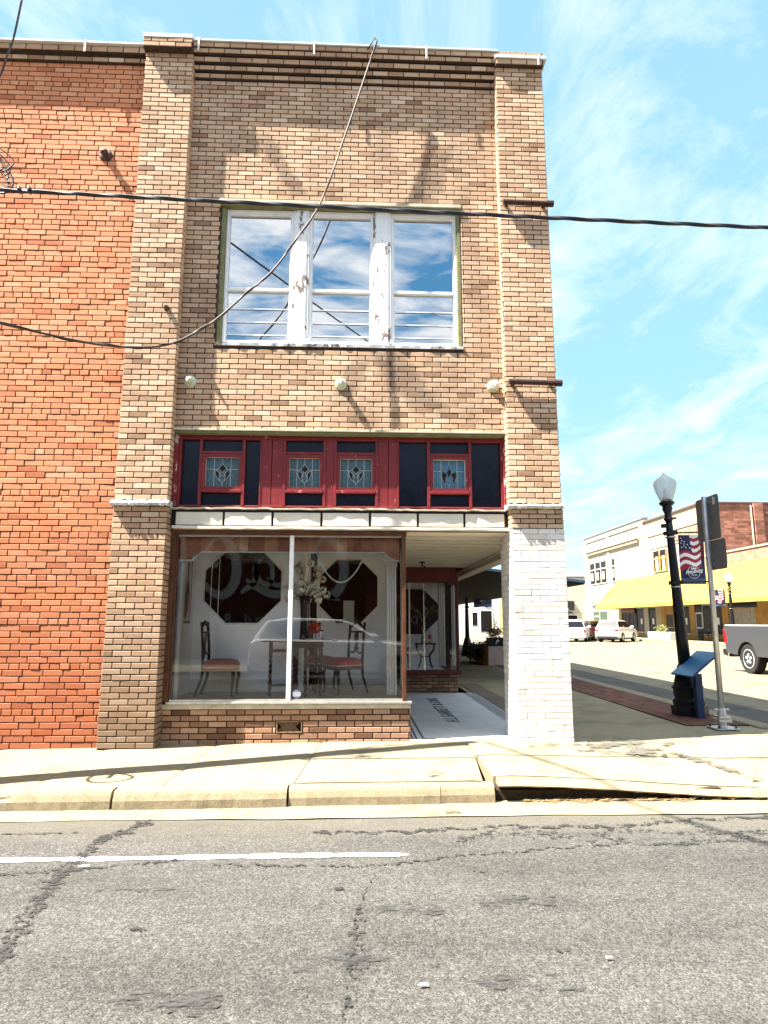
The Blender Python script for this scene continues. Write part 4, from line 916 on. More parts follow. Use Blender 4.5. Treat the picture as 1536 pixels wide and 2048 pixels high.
tag(MB().tube(sagline((PX, PY, 8.9), (5.3, -17.6, 11.6), .10, 40), .022, 8).build('overhead_wire', MT['cable'], smooth=True), 'black overhead wire over the road, mirrored in the upper windows', 'cable')
mb = MB()
for k in range(5):
    mb.tube(smooth([(PX + .05, PY - .1, 6.30), (-1.0 + .02 * k, PY - .12, 6.28 - .05 * k), (-.72 - .03 * k, PY - .1, 6.08 - .06 * k), (-.80 + .02 * k, PY - .1, 5.95 - .04 * k), (-.95, PY, 6.1), (PX + .1, PY, 6.2)]), .007, 5)
mb.tube(smooth([(-.85, PY - .1, 6.1), (-.72, PY - .1, 5.9), (-.70, PY - .1, 5.78), (-.78, PY - .1, 5.70), (-1.0, PY - .1, 5.73)]), .009, 6)
tag(mb.build('wire_tangle', MT['cable'], smooth=True), 'tangle of looped black wires at the left edge in front of the red wall', 'wires')

# ================================================================== STREET FURNITURE
def globem():
    m, t, out = nt('frosted_globe'); a = N(t, 'ShaderNodeBsdfTransparent'); a.inputs[0].default_value = (.85, .88, .9, 1)
    b = N(t, 'ShaderNodeBsdfTranslucent'); b.inputs[0].default_value = (.8, .82, .82, 1); d = N(t, 'ShaderNodeBsdfPrincipled'); d.inputs['Base Color'].default_value = (.5, .52, .52, 1); d.inputs['Roughness'].default_value = .12
    x = N(t, 'ShaderNodeMixShader'); x.inputs[0].default_value = .5; L(t, b.outputs[0], x.inputs[1]); L(t, d.outputs[0], x.inputs[2])
    lw = N(t, 'ShaderNodeLayerWeight'); lw.inputs[0].default_value = .35; f = math_(t, 'ADD', math_(t, 'MULTIPLY', lw.outputs['Facing'], .6), .42, True)
    y = N(t, 'ShaderNodeMixShader'); L(t, f, y.inputs[0]); L(t, a.outputs[0], y.inputs[1]); L(t, x.outputs[0], y.inputs[2]); L(t, y.outputs[0], out.inputs[0]); return m
MT['globe'] = globem()
def street_lamp(loc, label, group='cast iron street lamps', rz=0):
    t = empty('street_lamp', loc, rz, label=label, cat='street lamp', group=group)
    MB().prism([(.255 * math.cos(R(22.5 + 45 * k)), .255 * math.sin(R(22.5 + 45 * k))) for k in range(8)], 0, .15, 'xy').lathe([(.22, .15), (.225, .22), (.19, .26), (.205, .31), (.20, .36), (.225, .41), (.185, .45), (.15, .58), (.115, .70), (.092, .74)], (0, 0, 0), 24).build('base', MT['blackmetal'], t, bevel=.008)
    MB().lathe([(.09, .68), (.085, 1.2), (.07, 2.0), (.055, 2.75), (.05, 2.9)], (0, 0, 0), 20).build('pole', MT['blackmetal'], t, smooth=True)
    mb = MB().lathe([(.05, 2.9), (.075, 2.93), (.055, 2.97), (.05, 3.02), (.075, 3.09), (.07, 3.14), (.11, 3.17), (.115, 3.20), (.08, 3.215), (.08, 3.24)], (0, 0, 0), 24)
    mb.box(.05, .12, -.02, .02, 2.93, 2.96); mb.box(-.12, -.05, -.03, .03, 2.80, 2.86)
    mb.build('capital', MT['blackmetal'], t, smooth=False)
    MB().lathe([(.085, 3.21), (.11, 3.27), (.15, 3.38), (.168, 3.46), (.17, 3.50), (.155, 3.54), (.10, 3.585), (.06, 3.61), (.035, 3.635), (.02, 3.655), (.002, 3.685)], (0, 0, 0), 28).build('globe', MT['globe'], t, smooth=True)
    MB().lathe([(.05, 3.22), (.05, 3.30), (.03, 3.31), (.03, 3.40), (.001, 3.41)], (0, 0, 0), 12).build('lamp_bulb', MT['inttrim'], t, smooth=True)
    for z in (2.715, 1.95):
        MB().box(-.075, .085, -.075, .075, z - .03, z + .03).tube([(.06, 0, z), (.52, 0, z)], .012, 8).build('banner_arm', MT['blackmetal'], t)
        MB().lathe([(.079, z - .075), (.082, z - .07), (.082, z - .06), (.079, z - .055)], (0, 0, 0), 20).build('band', MT['galv'], t)
    return t
lampA = street_lamp((7.79, 2.18, .045), 'black cast iron street lamp with clear acorn globe beside the blue info panel')
lampA.rotation_euler = (0, R(-2.2), 0)
MT['flagred'] = M('flag_red', (.30, .012, .03), .6, var=.05, bump=0); MT['flagwhite'] = M('flag_white', (.78, .78, .80), .6, var=.03, bump=0); MT['flagblue'] = M('flag_navy', (.012, .016, .07), .6, var=.1, bump=0); MT['bannergrey'] = M('banner_trim', (.07, .10, .18), .6, bump=0)
def banner(loc, label, W=.40, H=.765, rz=0, flip=False, detail=True, par=None):
    t = empty('street_banner', loc, rz, label=label, cat='banner', group='patriotic banners hanging on street lamps')
    nx, ny = (44, 84) if detail else (16, 30)
    vs = []; fs = []; ms = []
    for j in range(ny + 1):
        for i in range(nx + 1):
            u, v = i / nx, j / ny; vs.append((u * W, .012 * math.sin(u * 7 + v * 4) * math.sin(3.14 * v), (v - 1) * H))
    mb = MB()
    for j in range(ny):
        for i in range(nx):
            u, v = (i + .5) / nx, (j + .5) / ny
            w = v - .07 * math.sin(u * 6.0 + .6) - .22 * (u - .5) * (1 - .3 * v) + .03
            if v < .12: m = 3
            elif w < .36 or (v < .30): m = 2 if u > .12 or v < .26 else 0
            else: m = 0 if int((w - .36) / .072) % 2 == 0 else 1
            if w > .70 and u < .52 - (w - .7) * .2 and u > 0: m = 2
            if u > .86 and w > .36: m = 2 if w < .5 else 4
            if .30 < v and w < .36 and u < .35: m = 0
            a = j * (nx + 1) + i; mb.m.append(m); mb.t.append(.5); mb.f.append((a, a + 1, a + nx + 2, a + nx + 1))
    mb.v = vs
    mb.build('cloth', [MT['flagred'], MT['flagwhite'], MT['flagblue'], MT['bannergrey'], MT['maroon']], t, fixn=False, smooth=True)
    if detail:
        e = MB(); cx, cz = .50 * W, -.76 * H
        e.tube([(cx + .095 * math.cos(a), -.022, cz + .095 * math.sin(a)) for a in [k * 6.2832 / 32 for k in range(33)]], .0035, 5)
        base = Matrix.Translation((cx, -.026, cz)) @ Matrix.Rotation(R(90), 4, 'X')
        text_mb(e, 'Pittsburg', .075, base @ Matrix.Rotation(R(9), 4, 'Z') @ Matrix.Translation((0, -.012, 0)), 0, .001, 'CENTER', .35, .002)
        text_mb(e, 'TEXAS', .032, base @ Matrix.Translation((0, -.055, 0)), 0, .001)
        for k in (-1, 0, 1): e.prism([(cx + k * .028 - .02, cz + .042), (cx + k * .028 + .02, cz + .042), (cx + k * .028, cz + .075 + .01 * (k == 0))], -.026, -.023, 'xz')
        e.tube([(cx + .02 * math.cos(a), -.024, cz - .07 + .012 * math.sin(a)) for a in [3.14 + k * .3 for k in range(11)]], .002, 4)
        e.build('town_emblem', MT['flagwhite'], t, fixn=False)
        st = MB()
        for (u, v) in ((.09, .93), (.22, .86), (.08, .83), (.33, .80), (.19, .77), (.10, .745), (.27, .74), (.42, .735), (.12, .88), (.20, .815)):
            q = [(u * W + (.013 if k % 2 == 0 else .005) * math.sin(R(36 * k)), (v - 1) * H + (.013 if k % 2 == 0 else .005) * math.cos(R(36 * k))) for k in range(10)]
            st.prism(q, -.016, -.010, 'xz')
        st.build('stars', MT['flagwhite'], t)
    return t
banner((7.84, 2.25, 2.74), 'flag banner with a round town emblem hanging from the near street lamp')

# sign post seen from behind
sg = empty('sign_post', (7.60, .98, .04), label='galvanised sign post with two traffic signs seen from behind', cat='sign post')
MB().box(-.15, .15, -.15, .15, 0, .018).build('base_plate', MT['galv'], sg, bevel=.004)
MB().lathe([(.06, .018), (.05, .05), (.05, .09)], (0, 0, 0), 16).box(-.085, .085, -.085, .085, .09, .125).box(-.075, .075, -.075, .075, .135, .16).lathe([(.055, .16), (.045, .26)], (0, 0, 0), 16).bar((-.1, 0, .24), (.1, 0, .24), .02).build('anchor_collar', MT['galv'], sg)
for sx in (-1, 1):
    for sy in (-1, 1): MB().lathe([(.018, .018), (.018, .032), (.008, .034), (.008, .045)], (sx * .11, sy * .11, 0), 6).build('bolt', MT['blackmetal'], sg)
MB().lathe([(.036, .2), (.036, 3.05), (.03, 3.06)], (0, 0, 0), 16).build('post', MT['galv'], sg, smooth=True)
ang = R(-92)
def rrect(w, h, r=.045):
    P = []
    for cx, cz, a0 in ((w / 2 - r, -h / 2 + r, -90), (w / 2 - r, h / 2 - r, 0), (-w / 2 + r, h / 2 - r, 90), (-w / 2 + r, -h / 2 + r, 180)):
        for k in range(5): a = R(a0 + 22.5 * k); P.append((cx + r * math.cos(a), cz + r * math.sin(a)))
    return P
for w, h, z, off in ((.62, .60, 2.76, -.05), (.46, .40, 2.25, .12)):
    m4 = Matrix.Rotation(ang, 4, 'Z') @ Matrix.Translation((off, .055, z))
    p = MB().prism(rrect(w, h), 0, .004, 'xz').xf(m4).build('sign_panel', MT['signback'], sg)
    b = MB().box(-off - .045, -off + .045, -.03, 0, h / 2 - .10, h / 2 - .06).box(-off - .045, -off + .045, -.03, 0, -h / 2 + .06, -h / 2 + .10).box(-off - .02, -off + .02, -.02, 0, -h / 2 + .03, h / 2 - .03).xf(m4)
    b.build('clamp', MT['signback'], p)
    if w > .5: MB().box(.16, .22, -.002, -.0005, .17, .27).xf(m4).build('sticker', MT['coping'], p)
# blue information lectern
inf = empty('information_panel', (7.76, 1.84, .045), label='slanted blue information panel on a navy post beside the street lamp', cat='information panel')
MB().box(-.05, .05, -.045, .045, 0, .62).build('post', MT['navy'], inf, bevel=.006)
m4 = Matrix.Translation((-.02, -.0, .76)) @ Matrix.Rotation(R(-38), 4, 'Y')
pp = MB().box(-.27, .27, -.31, .31, -.012, .010).xf(m4).build('panel', MT['navy'], inf, bevel=.004)
MB().box(-.262, .262, -.302, .302, .0105, .013).xf(m4).build('panel_face', MT['bluepanel'], pp)
mb = MB()
for x in (-.255, .255): mb.box(x - .004, x + .004, -.30, .30, .013, .0145)
for k_ in range(9):
    mb.box(-.09 + k_ * .024, -.083 + k_ * .024, -.26, .26 - .08 * (k_ % 3 == 2), .013, .0145)
for x in (-.13, .15, .20): mb.box(x - .003, x + .003, -.27, .27, .013, .0145)
mb.xf(m4).build('panel_lines', M('pale_blue_lines', (.10, .25, .42), .5, bump=0), pp)

# arcade end: lamp, banner, planter, shrubs, flower box
street_lamp((7.33, 19.0, .04), 'black street lamp seen through the shop recess behind the planter')
banner((7.62, 19.0, 3.0), 'dark banner hanging from the lamp seen through the shop recess', W=.75, H=1.0, detail=True)
pw = empty('concrete_planter', (7.55, 14.4, .03), label='low concrete planter wall seen through the shop recess', cat='planter')
MB().box(-.55, .7, -1.2, 1.2, 0, .60).build('planter_wall', concrete('planter_render', (.55, .44, .37), .3, 2), pw, bevel=.02)
MB().box(-.45, .6, -1.1, 1.1, .60, .61).build('soil', MT['darkband'], pw)
def leafclump(name, c, rad, n, s, mat, seed, parent=None, squash=.8):
    r = random.Random(seed); mb = MB()
    for k in range(n):
        d = Vector((r.gauss(0, 1), r.gauss(0, 1), r.gauss(0, 1))).normalized() * (r.random() ** .45)
        q = Vector((d.x * rad[0], d.y * rad[1], d.z * rad[2])) * (1 + .35 * mnoise.noise(d * 2.2 + Vector((seed, 0, 0)))) + Vector(c)
        nn = Vector((r.gauss(0, 1), r.gauss(0, 1), r.gauss(.6, 1))).normalized(); u = nn.orthogonal().normalized(); w = nn.cross(u); a = r.uniform(0, 6.28)
        u, w = u * math.cos(a) + w * math.sin(a), w * math.cos(a) - u * math.sin(a); l = s * r.uniform(.6, 1.3)
        mb.add([q - u * l, q + w * l * .45, q + u * l, q - w * l * .45], [(0, 1, 2, 3)])
    return mb.build(name, mat, parent, fixn=False)
leafm = M('dark_shrub_leaves', (.035, .06, .022), .6, var=.5, vs=30, bump=0); leafm2 = M('light_leaves', (.16, .17, .05), .6, var=.4, vs=30, bump=0)
tag(leafclump('trailing_shrub', (6.85, 14.6, .42), (.45, .9, .32), 900, .05, leafm, 3), 'dark trailing shrub spilling over the left end of the concrete planter', 'shrub')
tag(leafclump('low_shrub', (7.5, 14.2, .68), (.55, .8, .13), 700, .045, leafm, 4), 'low dark shrub growing along the top of the concrete planter', 'shrub')
fb = empty('flower_box', (7.28, 13.45, .64), label='black flower box with an initial standing on the concrete planter', cat='planter box')
MB().box(-.24, .24, -.2, .2, 0, .26).build('box', MT['blackmetal'], fb, bevel=.01)
mb = MB(); text_mb(mb, 'P', .20, Matrix.Translation((0.02, -.203, .06)) @ Matrix.Rotation(R(90), 4, 'X'), 0, .001, 'CENTER', .3); mb.build('painted_initial', MT['inttrim'], fb)
leafclump('flowers', (0, 0, .42), (.24, .2, .2), 260, .04, M('pale_pink_flowers', (.55, .38, .25), .6, var=.3, vs=20, bump=0), 5, fb)
leafclump('foliage', (0.05, 0, .38), (.32, .25, .22), 160, .05, leafm2, 6, fb)

# ================================================================== CARS
MT['carglass'] = M('car_dark_glass', (.008, .010, .014), .12, bump=0, spec=.25); MT['tyre'] = M('tyre_rubber', (.012, .012, .012), .85, var=.3, bump=.3, bs=60)
MT['rim'] = M('alloy_rim', (.62, .63, .65), .3, .35, bump=0); MT['chrome'] = M('chrome', (.75, .75, .76), .12, 1, var=.05, bump=0); MT['tail'] = M('tail_lamp_red', (.40, .01, .015), .15, bump=0, spec=.7)
MT['carblack'] = M('black_plastic', (.015, .015, .015), .6, bump=0)
def paint(name, c, metal=.0):
    m, t, out = nt(name); p = pbsdf(t, out, .28, metal, .5); p.inputs['Base Color'].default_value = c4(c); p.inputs['Coat Weight'].default_value = .6; p.inputs['Coat Roughness'].default_value = .04
    return m
def wheel(parent, x, y, r, w, side, detail=True):
    e = MB().lathe([(r * .62, -w / 2), (r * .95, -w / 2), (r, -w / 2 + .03), (r, w / 2 - .03), (r * .95, w / 2), (r * .62, w / 2)], (0, 0, 0), 32, axis='y')
    for k in range(40):
        a = 2 * math.pi * k / 40; e.bar((r * math.cos(a), -w * .42, r * math.sin(a)), (r * math.cos(a + .05), w * .42, r * math.sin(a + .05)), .022, .014, up=(math.cos(a), 0, math.sin(a)))
    o = e.build('wheel', MT['tyre'], parent); o.location = (x, y, r)
    s = side; rm = MB().lathe([(r * .60, s * w * .30), (r * .64, s * w * .50), (r * .60, s * w * .52), (r * .56, s * w * .42), (r * .54, s * w * .2)], (0, 0, 0), 32, axis='y')
    for k in range(5):
        for da in (-.14, .14):
            a = 2 * math.pi * k / 5 + .3; rm.bar((r * .10 * math.cos(a), s * w * .46, r * .10 * math.sin(a)), (r * .60 * math.cos(a + da), s * w * .44, r * .60 * math.sin(a + da)), .05, .03, up=(0, 1, 0))
    rm.lathe([(.001, s * w * .50), (r * .15, s * w * .50), (r * .17, s * w * .40)], (0, 0, 0), 14, axis='y'); rm.build('rim', MT['rim'], o)
    MB().lathe([(.001, s * w * .12), (r * .6, s * w * .12)], (0, 0, 0), 24, axis='y').build('brake_disc', MT['carblack'], o, fixn=False)
def carbody(top, bot, arches, ra, zb=.28):
    # top: front->rear outline; bottom from rear to front with wheel arches
    P = list(top); b0, b1 = bot
    for ax in sorted(arches):
        cz = ra * .92
        dx = math.sqrt(max(.0, (ra * 1.12) ** 2 - (cz - zb) ** 2)); a0 = math.atan2(zb - cz, -dx); a1 = math.atan2(zb - cz, dx)
        if a0 < 0: a0 += 2 * math.pi
        for k in range(13):
            a = a0 + (a1 - a0) * k / 12; P.append((ax + ra * 1.12 * math.cos(a), cz + ra * 1.12 * math.sin(a)))
    return P
def car(name, loc, heading, pm, label, W=1.82, Lh=2.3, ra=.35, arches=(-1.36, 1.38), top=None, cab=None, cat='car', belt=1.06, group='cars parked round the square', plate=True, wt=.66, lights='v'):
    t = empty(name, loc, heading, label=label, cat=cat, group=group)
    top = top or [(2.26, .36), (2.31, .62), (2.24, .82), (1.95, .96), (1.05, 1.06), (-2.12, 1.12), (-2.26, 1.04), (-2.32, .78), (-2.30, .45), (-2.20, .30)]
    cab = cab or [(1.10, 1.05), (.38, 1.50), (.05, 1.61), (-1.35, 1.66), (-1.90, 1.56), (-2.22, 1.10)]
    poly = carbody(top, (-2.2, 2.2), arches, ra)
    w2 = W / 2
    body = MB().prism(poly, -w2, w2, 'xz').build('body', pm, t, bevel=.07, seg=3)
    MB().box(-2.0, 2.05, -w2 + .15, w2 - .15, .2, .6).build('underbody', MT['carblack'], t)
    zt = max(z for x, z in cab); zb = min(z for x, z in cab)
    def hw(z): return (w2 - .05) + (wt - (w2 - .05)) * (z - zb) / (zt - zb)
    n = len(cab); vs = [(x, s * hw(z), z) for s in (-1, 1) for x, z in cab]
    vs = [(x, s * hw(z), z) for s in (-1, 1) for x, z in cab]
    fs = [tuple(range(n)), tuple(range(n, 2 * n))[::-1]] + [(i, (i + 1) % n, n + (i + 1) % n, n + i) for i in range(n)]
    MB().add(vs, fs).build('cabin', pm, t, bevel=.05, seg=3)
    # side windows
    zlo, zhi = zb + .07, zt - .10
    cx = sum(x for x, z in cab) / n
    win = [(x + (.16 if x < cx else -.16) * (1 if z < zt - .12 else .6), min(max(z, zlo), zhi)) for x, z in cab]
    for s in (-1, 1):
        MB().add([(x, s * (hw(z) + .012), z) for x, z in win], [tuple(range(n))]).build('window', MT['carglass'], t, fixn=False)
        MB().box((win[2][0] + win[-2][0]) / 2 - .04, (win[2][0] + win[-2][0]) / 2 + .04, s * (hw(zlo) + .0) - .01, s * (hw(zlo)) + .02, zlo, zlo + .1).build('door_handle', pm, t)
    def endglass(i, j, nm, off):
        (xa, za), (xb, zb_) = cab[i], cab[j]; q = []
        for f, sc in ((.06, .95), (.95, .93)):
            x, z = xa + (xb - xa) * f, za + (zb_ - za) * f; q.append((x + off, hw(z) * sc, z + .008))
        MB().add([(q[0][0], -q[0][1], q[0][2]), (q[0][0], q[0][1], q[0][2]), (q[1][0], q[1][1], q[1][2]), (q[1][0], -q[1][1], q[1][2])], [(0, 1, 2, 3)]).build(nm, MT['carglass'], t, fixn=False)
    endglass(n - 1, n - 2, 'rear_window', -.022); endglass(0, 1, 'windscreen', .022)
    xr = min(x for x, z in top); xf = max(x for x, z in top)
    for s in (-1, 1):
        if lights == 'v': MB().box(xr + .0, xr + .10, s * (w2 - .16) - .13, s * (w2 - .16) + .15, .82, 1.0).build('tail_light', MT['tail'], t, bevel=.02)
        else: MB().box(xr - .02, xr + .10, s * (w2 - .09) - .07, s * (w2 - .09) + .08, .70, .95).build('tail_light', MT['tail'], t, bevel=.02)
        MB().box(xf - .14, xf - .02, s * (w2 - .22) - .18, s * (w2 - .22) + .17, .68, .82).build('headlight', MT['chrome'], t, bevel=.02)
        MB().box(cab[0][0] - .25, cab[0][0] - .08, s * (w2 + .02) - .10, s * (w2 + .02) + .10, belt + .02, belt + .16).build('wing_mirror', pm, t, bevel=.03)
    MB().box(xr - .02, xr + .10, -w2 + .15, w2 - .15, .28, .46).build('rear_bumper', MT['carblack'] if lights == 'v' else pm, t, bevel=.03)
    if plate: MB().box(xr - .035, xr - .02, -.15, .15, .60 if lights == 'v' else .50, .74 if lights == 'v' else .62).build('number_plate', MT['coping'], t)
    for x in arches:
        for s in (-1, 1): wheel(t, x, s * (w2 - .10), ra, .22, s)
    return t
white = paint('white_car_paint', (.78, .78, .78)); redp = paint('red_car_paint', (.075, .003, .004), .0); silv = paint('grey_car_paint', (.062, .066, .072), .2)
SZ = -.125
hd = R(90 - 46)
suv = car('parked_car', (23.25, 43.3, SZ), R(90 - 40), white, 'white sport utility car parked nose-in, between the red car and the yellow awning')
car('parked_car', (20.35, 44.3, SZ), R(90 - 24), white, 'white minivan seen from behind next to the white brick pier', W=1.9, lights='e', cab=[(1.30, 1.05), (.55, 1.52), (.2, 1.66), (-1.55, 1.70), (-2.0, 1.58), (-2.24, 1.08)])
car('parked_car', (22.75, 47.2, SZ), hd, redp, 'red car parked between the white minivan and the white sport utility car', W=1.85)
s2 = copy_tree(suv); s2.location = (2.40, -9.75, -.15); s2.rotation_euler.z = 0
s2['label'] = 'white car parked across the road and mirrored in the shop glass'; s2['group'] = 'cars parked across the road'
# pickup truck: heading towards the main street
pk = empty('pickup_truck', (15.60, 11.9, -.13), R(-90), label='silver grey pickup truck with chrome rear bumper at the right edge', cat='pickup truck')
PW = 1.0
ptop = [(4.75, .62), (4.8, .95), (4.7, 1.18), (3.3, 1.30), (2.10, 1.34), (1.98, 1.34), (1.98, 1.36), (-1.10, 1.42), (-1.17, 1.36), (-1.12, .75), (-1.06, .58)]
poly = carbody(ptop, (0, 0), (0, 3.75), .46, .52)
MB().prism(poly, -PW, PW, 'xz').build('body', silv, pk, bevel=.05, seg=3)
MB().box(-1.08, 1.96, -.86, .86, 1.40, 1.426).box(-1.08, 1.96, -PW + .01, -.90, 1.41, 1.45, 1).box(-1.08, 1.96, .90, PW - .01, 1.41, 1.45, 1).build('bed', [MT['carblack'], paint('pale_rail', (.6, .63, .66), .3)], pk)
MB().box(1.985, 2.0, -PW - .008, PW + .008, .62, 1.40).build('cab_gap', MT['carblack'], pk)
cabp = [(3.9, 1.30), (3.2, 1.75), (2.9, 1.86), (2.05, 1.88), (1.98, 1.34)]
n = 5; hw = lambda z: .95 - .24 * (z - 1.3) / .58
MB().add([(x, s * hw(z), z) for s in (-1, 1) for x, z in cabp], [tuple(range(n)), tuple(range(n, 2 * n))[::-1]] + [(i, (i + 1) % n, n + (i + 1) % n, n + i) for i in range(n)]).build('cab', silv, pk, bevel=.05, seg=3)
for s in (-1, 1):
    MB().add([(x, s * (hw(z) + .012), z) for x, z in ((3.6, 1.38), (3.1, 1.74), (2.2, 1.76), (2.15, 1.40))], [(0, 1, 2, 3)]).build('window', MT['carglass'], pk, fixn=False)
    MB().prism([(-1.19, 1.30), (-1.06, 1.30), (-1.0, .86), (-1.14, .86)], s * PW - .12 * s, s * (PW + .012), 'xz').build('tail_light', MT['tail'], pk, bevel=.015)
    wheel(pk, 0, s * (PW - .19), .44, .30, s); wheel(pk, 3.75, s * (PW - .19), .44, .30, s)
MB().prism([(-1.30, .48), (-1.02, .44), (-.98, .58), (-1.04, .70), (-1.30, .70), (-1.34, .6)], -PW + .01, PW - .01, 'xz').build('rear_bumper', MT['chrome'], pk, bevel=.03)
MB().box(-.9, 4.3, -.7, .7, .35, .8).build('underbody', MT['carblack'], pk)

# ================================================================== FAR SIDE OF THE SQUARE
MT['fwhite'] = M('far_white_render', (.36, .345, .30), .8, var=.06, vs=.7, bump=.1, bs=8); MT['fcream'] = M('far_cream_render', (.35, .31, .215), .8, var=.12, vs=.6, bump=.1)
MT['fdark'] = M('far_dark_glass', (.012, .010, .010), .2, bump=0, spec=.12); MT['ochre'] = M('ochre_wood_front', (.36, .19, .04), .7, var=.25, vs=2, bump=.1); MT['awn'] = M('yellow_awning_cloth', (.34, .232, .034), .85, var=.06, vs=.8, bump=.1, bs=6)
MT['farred'] = brickflat('far_red_brick', (.44, .20, .135), (.20, .085, .055), (.10, .05, .035), .55, .18)
MT['parapet'] = M('pinkish_parapet_brick', (.27, .15, .095), .9, var=.5, vs=2.6, bump=.2, bs=6)
FX = 29.0
# white two storey corner building
wb = empty('white_building', (FX, 50, 0), label='white two storey building with dentilled cornice at the far left end of the yellow awning', cat='building')
mb = MB().box(0, 14, 0, 15.7, 0, 10.2)
mb.box(-.12, 0, 0, 15.7, 10.2, 10.35).box(-.05, .4, 0, 15.7, 10.35, 10.75)
for a, b in ((0, .9), (14.8, 15.7), (8.2, 8.9)): mb.box(-.10, 0, a, b, 0, 10.2)
mb.box(-.08, 0, .9, 14.8, 8.0, 8.2).build('wall', MT['fwhite'], wb)
mb = MB().box(-.42, 0, .9, 14.6, 9.0, 9.16).box(-.25, 0, .9, 14.6, 8.86, 8.99)
y = 1.0
while y < 14.5: mb.box(-.33, -.02, y, y + .13, 8.66, 8.86); y += .30
mb.build('cornice', M('cornice_stone', (.36, .31, .24), .8, bump=0), wb)  # cornice colour a little warmer and darker than the wall
MB().box(-.16, .45, -.02, 15.75, 10.75, 10.86).build('roof_coping', M('grey_coping', (.22, .23, .26), .6, bump=0), wb)
def bwin(parent, y0, y1, z0, z1, nsash=3, mx=0, mat=None, blind=None):
    f = MB().box(mx - .04, mx + .06, y0, y1, z0, z1)
    o = f.build('window', MT['fdark'], parent)
    k = MB(); w = (y1 - y0) / nsash
    for i in range(nsash):
        a = y0 + i * w
        k.box(mx - .09, mx - .03, a, a + .10, z0, z1).box(mx - .09, mx - .03, a + w - .10, a + w, z0, z1).box(mx - .08, mx - .03, a + .1, a + w - .1, z1 - .75, z1 - .62).box(mx - .08, mx - .03, a + .1, a + w - .1, z0, z0 + .1)
        if not mat: k.box(mx - .075, mx - .04, a + w * .42, a + w * .78, z0 + .45, z1 - 1.0)
        else: MB().box(mx - .05, mx - .041, a + w * .3, a + w * .72, z0 + .1, z1 - .5).build('curtain', blind, o)
    k.build('frame', mat or MT['fwhite'], o)
bwin(wb, 8.9 + .3, 8.9 + 5.2, 5.4, 7.7, 3); bwin(wb, 6.9, 7.8, 5.4, 7.7, 1)
MB().box(-.05, 0, 8.8, 14.6, 7.78, 7.9).box(-.05, 0, 6.6, 8.1, 7.78, 7.9).box(-.05, 0, .9, 5.9, 7.9, 8.0).build('window_head', MT['inttrim'], wb)
mb = MB(); text_mb(mb, 'ROYER', .75, Matrix.Translation((-.03, 13.4, 4.15)) @ Matrix.Rotation(R(-90), 4, 'Z') @ Matrix.Rotation(R(90), 4, 'X'), 0, .01, 'LEFT'); mb.build('painted_name', M('ghost_lettering', (.42, .40, .36), .8, bump=0), wb)
mb = MB().box(-.06, 0, 8.5, 14.4, 3.15, 3.55); mb.build('sign_board', M('dull_yellow_board', (.45, .38, .12), .7, bump=0), wb)
mb = MB(); text_mb(mb, 'MOTTY', .5, Matrix.Translation((-.05, 13.9, 2.85)) @ Matrix.Rotation(R(-90), 4, 'Z') @ Matrix.Rotation(R(90), 4, 'X'), 0, .01, 'LEFT', 0, .01); mb.build('shop_lettering', M('blue_ink', (.06, .09, .22), .6, bump=0), wb)
MB().box(-.05, .05, 9.6, 13.6, .35, 2.5).build('shop_window', M('green_dark_glass', (.03, .06, .05), .1, bump=0), wb); MB().box(-.09, -.05, 11.7, 11.85, .3, 2.5).box(-.09, -.05, 9.4, 9.6, 0, 2.6).box(-.09, -.05, 13.6, 14.0, 0, 2.6).box(-.08, -.05, 11.9, 13.3, 1.9, 2.05).build('shop_frame', MT['fcream'], wb)
# cream two storey building with brick side
cr = empty('cream_building', (FX, 40, 0), label='cream two storey building with a red brick side wall above the yellow awning', cat='building')
MB().box(0, .4, 0, 10, 0, 10.3).box(-.08, 0, .6, 9.4, 8.9, 9.05).box(-.06, 0, .8, 9.2, 7.75, 7.85).build('front_wall', MT['fcream'], cr)
MB().box(.4, 22, 0, .4, 0, 10.35).box(4.0, 4.7, -.25, 0, 0, 10.35).build('side_wall', MT['farred'], cr); MB().box(.4, 22, .4, 10, 9.6, 9.8).build('roof', MT['darkband'], cr)
MB().box(-.14, .5, -.1, 10, 10.3, 10.42).box(.5, 22, -.1, .5, 10.35, 10.45).build('roof_coping', M('dark_coping', (.10, .06, .05), .7, bump=0), cr)
MB().tube([(3.85, -.1, 10.2), (3.85, -.1, 5)], .07, 8).build('downpipe', MT['fcream'], cr)
MB().prism([(5.1, 6.0), (6.8, 6.0), (6.8, 8.35), (6.4, 8.62), (5.95, 8.7), (5.5, 8.62), (5.1, 8.35)], -.05, 0, 'xz').build('side_window', M('blue_boarded_window', (.16, .23, .34), .5, bump=0), cr)
bwin(cr, 5.9, 8.4, 5.65, 7.5, 2, mat=MT['ochre'], blind=MT['fcream']); MB().box(-.05, 0, .8, 4.4, 8.0, 8.7).build('wall_panel', MT['parapet'], cr)
# one storey row
rw = empty('storefront_row', (FX, 4, 0), label='long single storey shop row with pinkish brick parapet under the yellow awning', cat='building')
MB().box(0, .4, 0, 35.9, 2.8, 6.25).build('parapet_wall', MT['parapet'], rw); MB().box(-.08, .5, 0, 35.9, 6.25, 6.37).build('roof_coping', MT['fcream'], rw)
MB().box(.4, 22, 0, 35.9, 5.4, 5.6).build('roof', MT['darkband'], rw)
MB().tube([(-.25, 24.2, 5.9), (-.45, 24.2, 6.1), (-.45, 24.2, 5.7)], .06, 8).lathe([(.22, 0), (.10, .18), (.05, .3)], (-.45, 24.2, 5.45), 12).build('gooseneck_lamp', M('rust_brown_metal', (.14, .04, .02), .6, bump=0), rw)
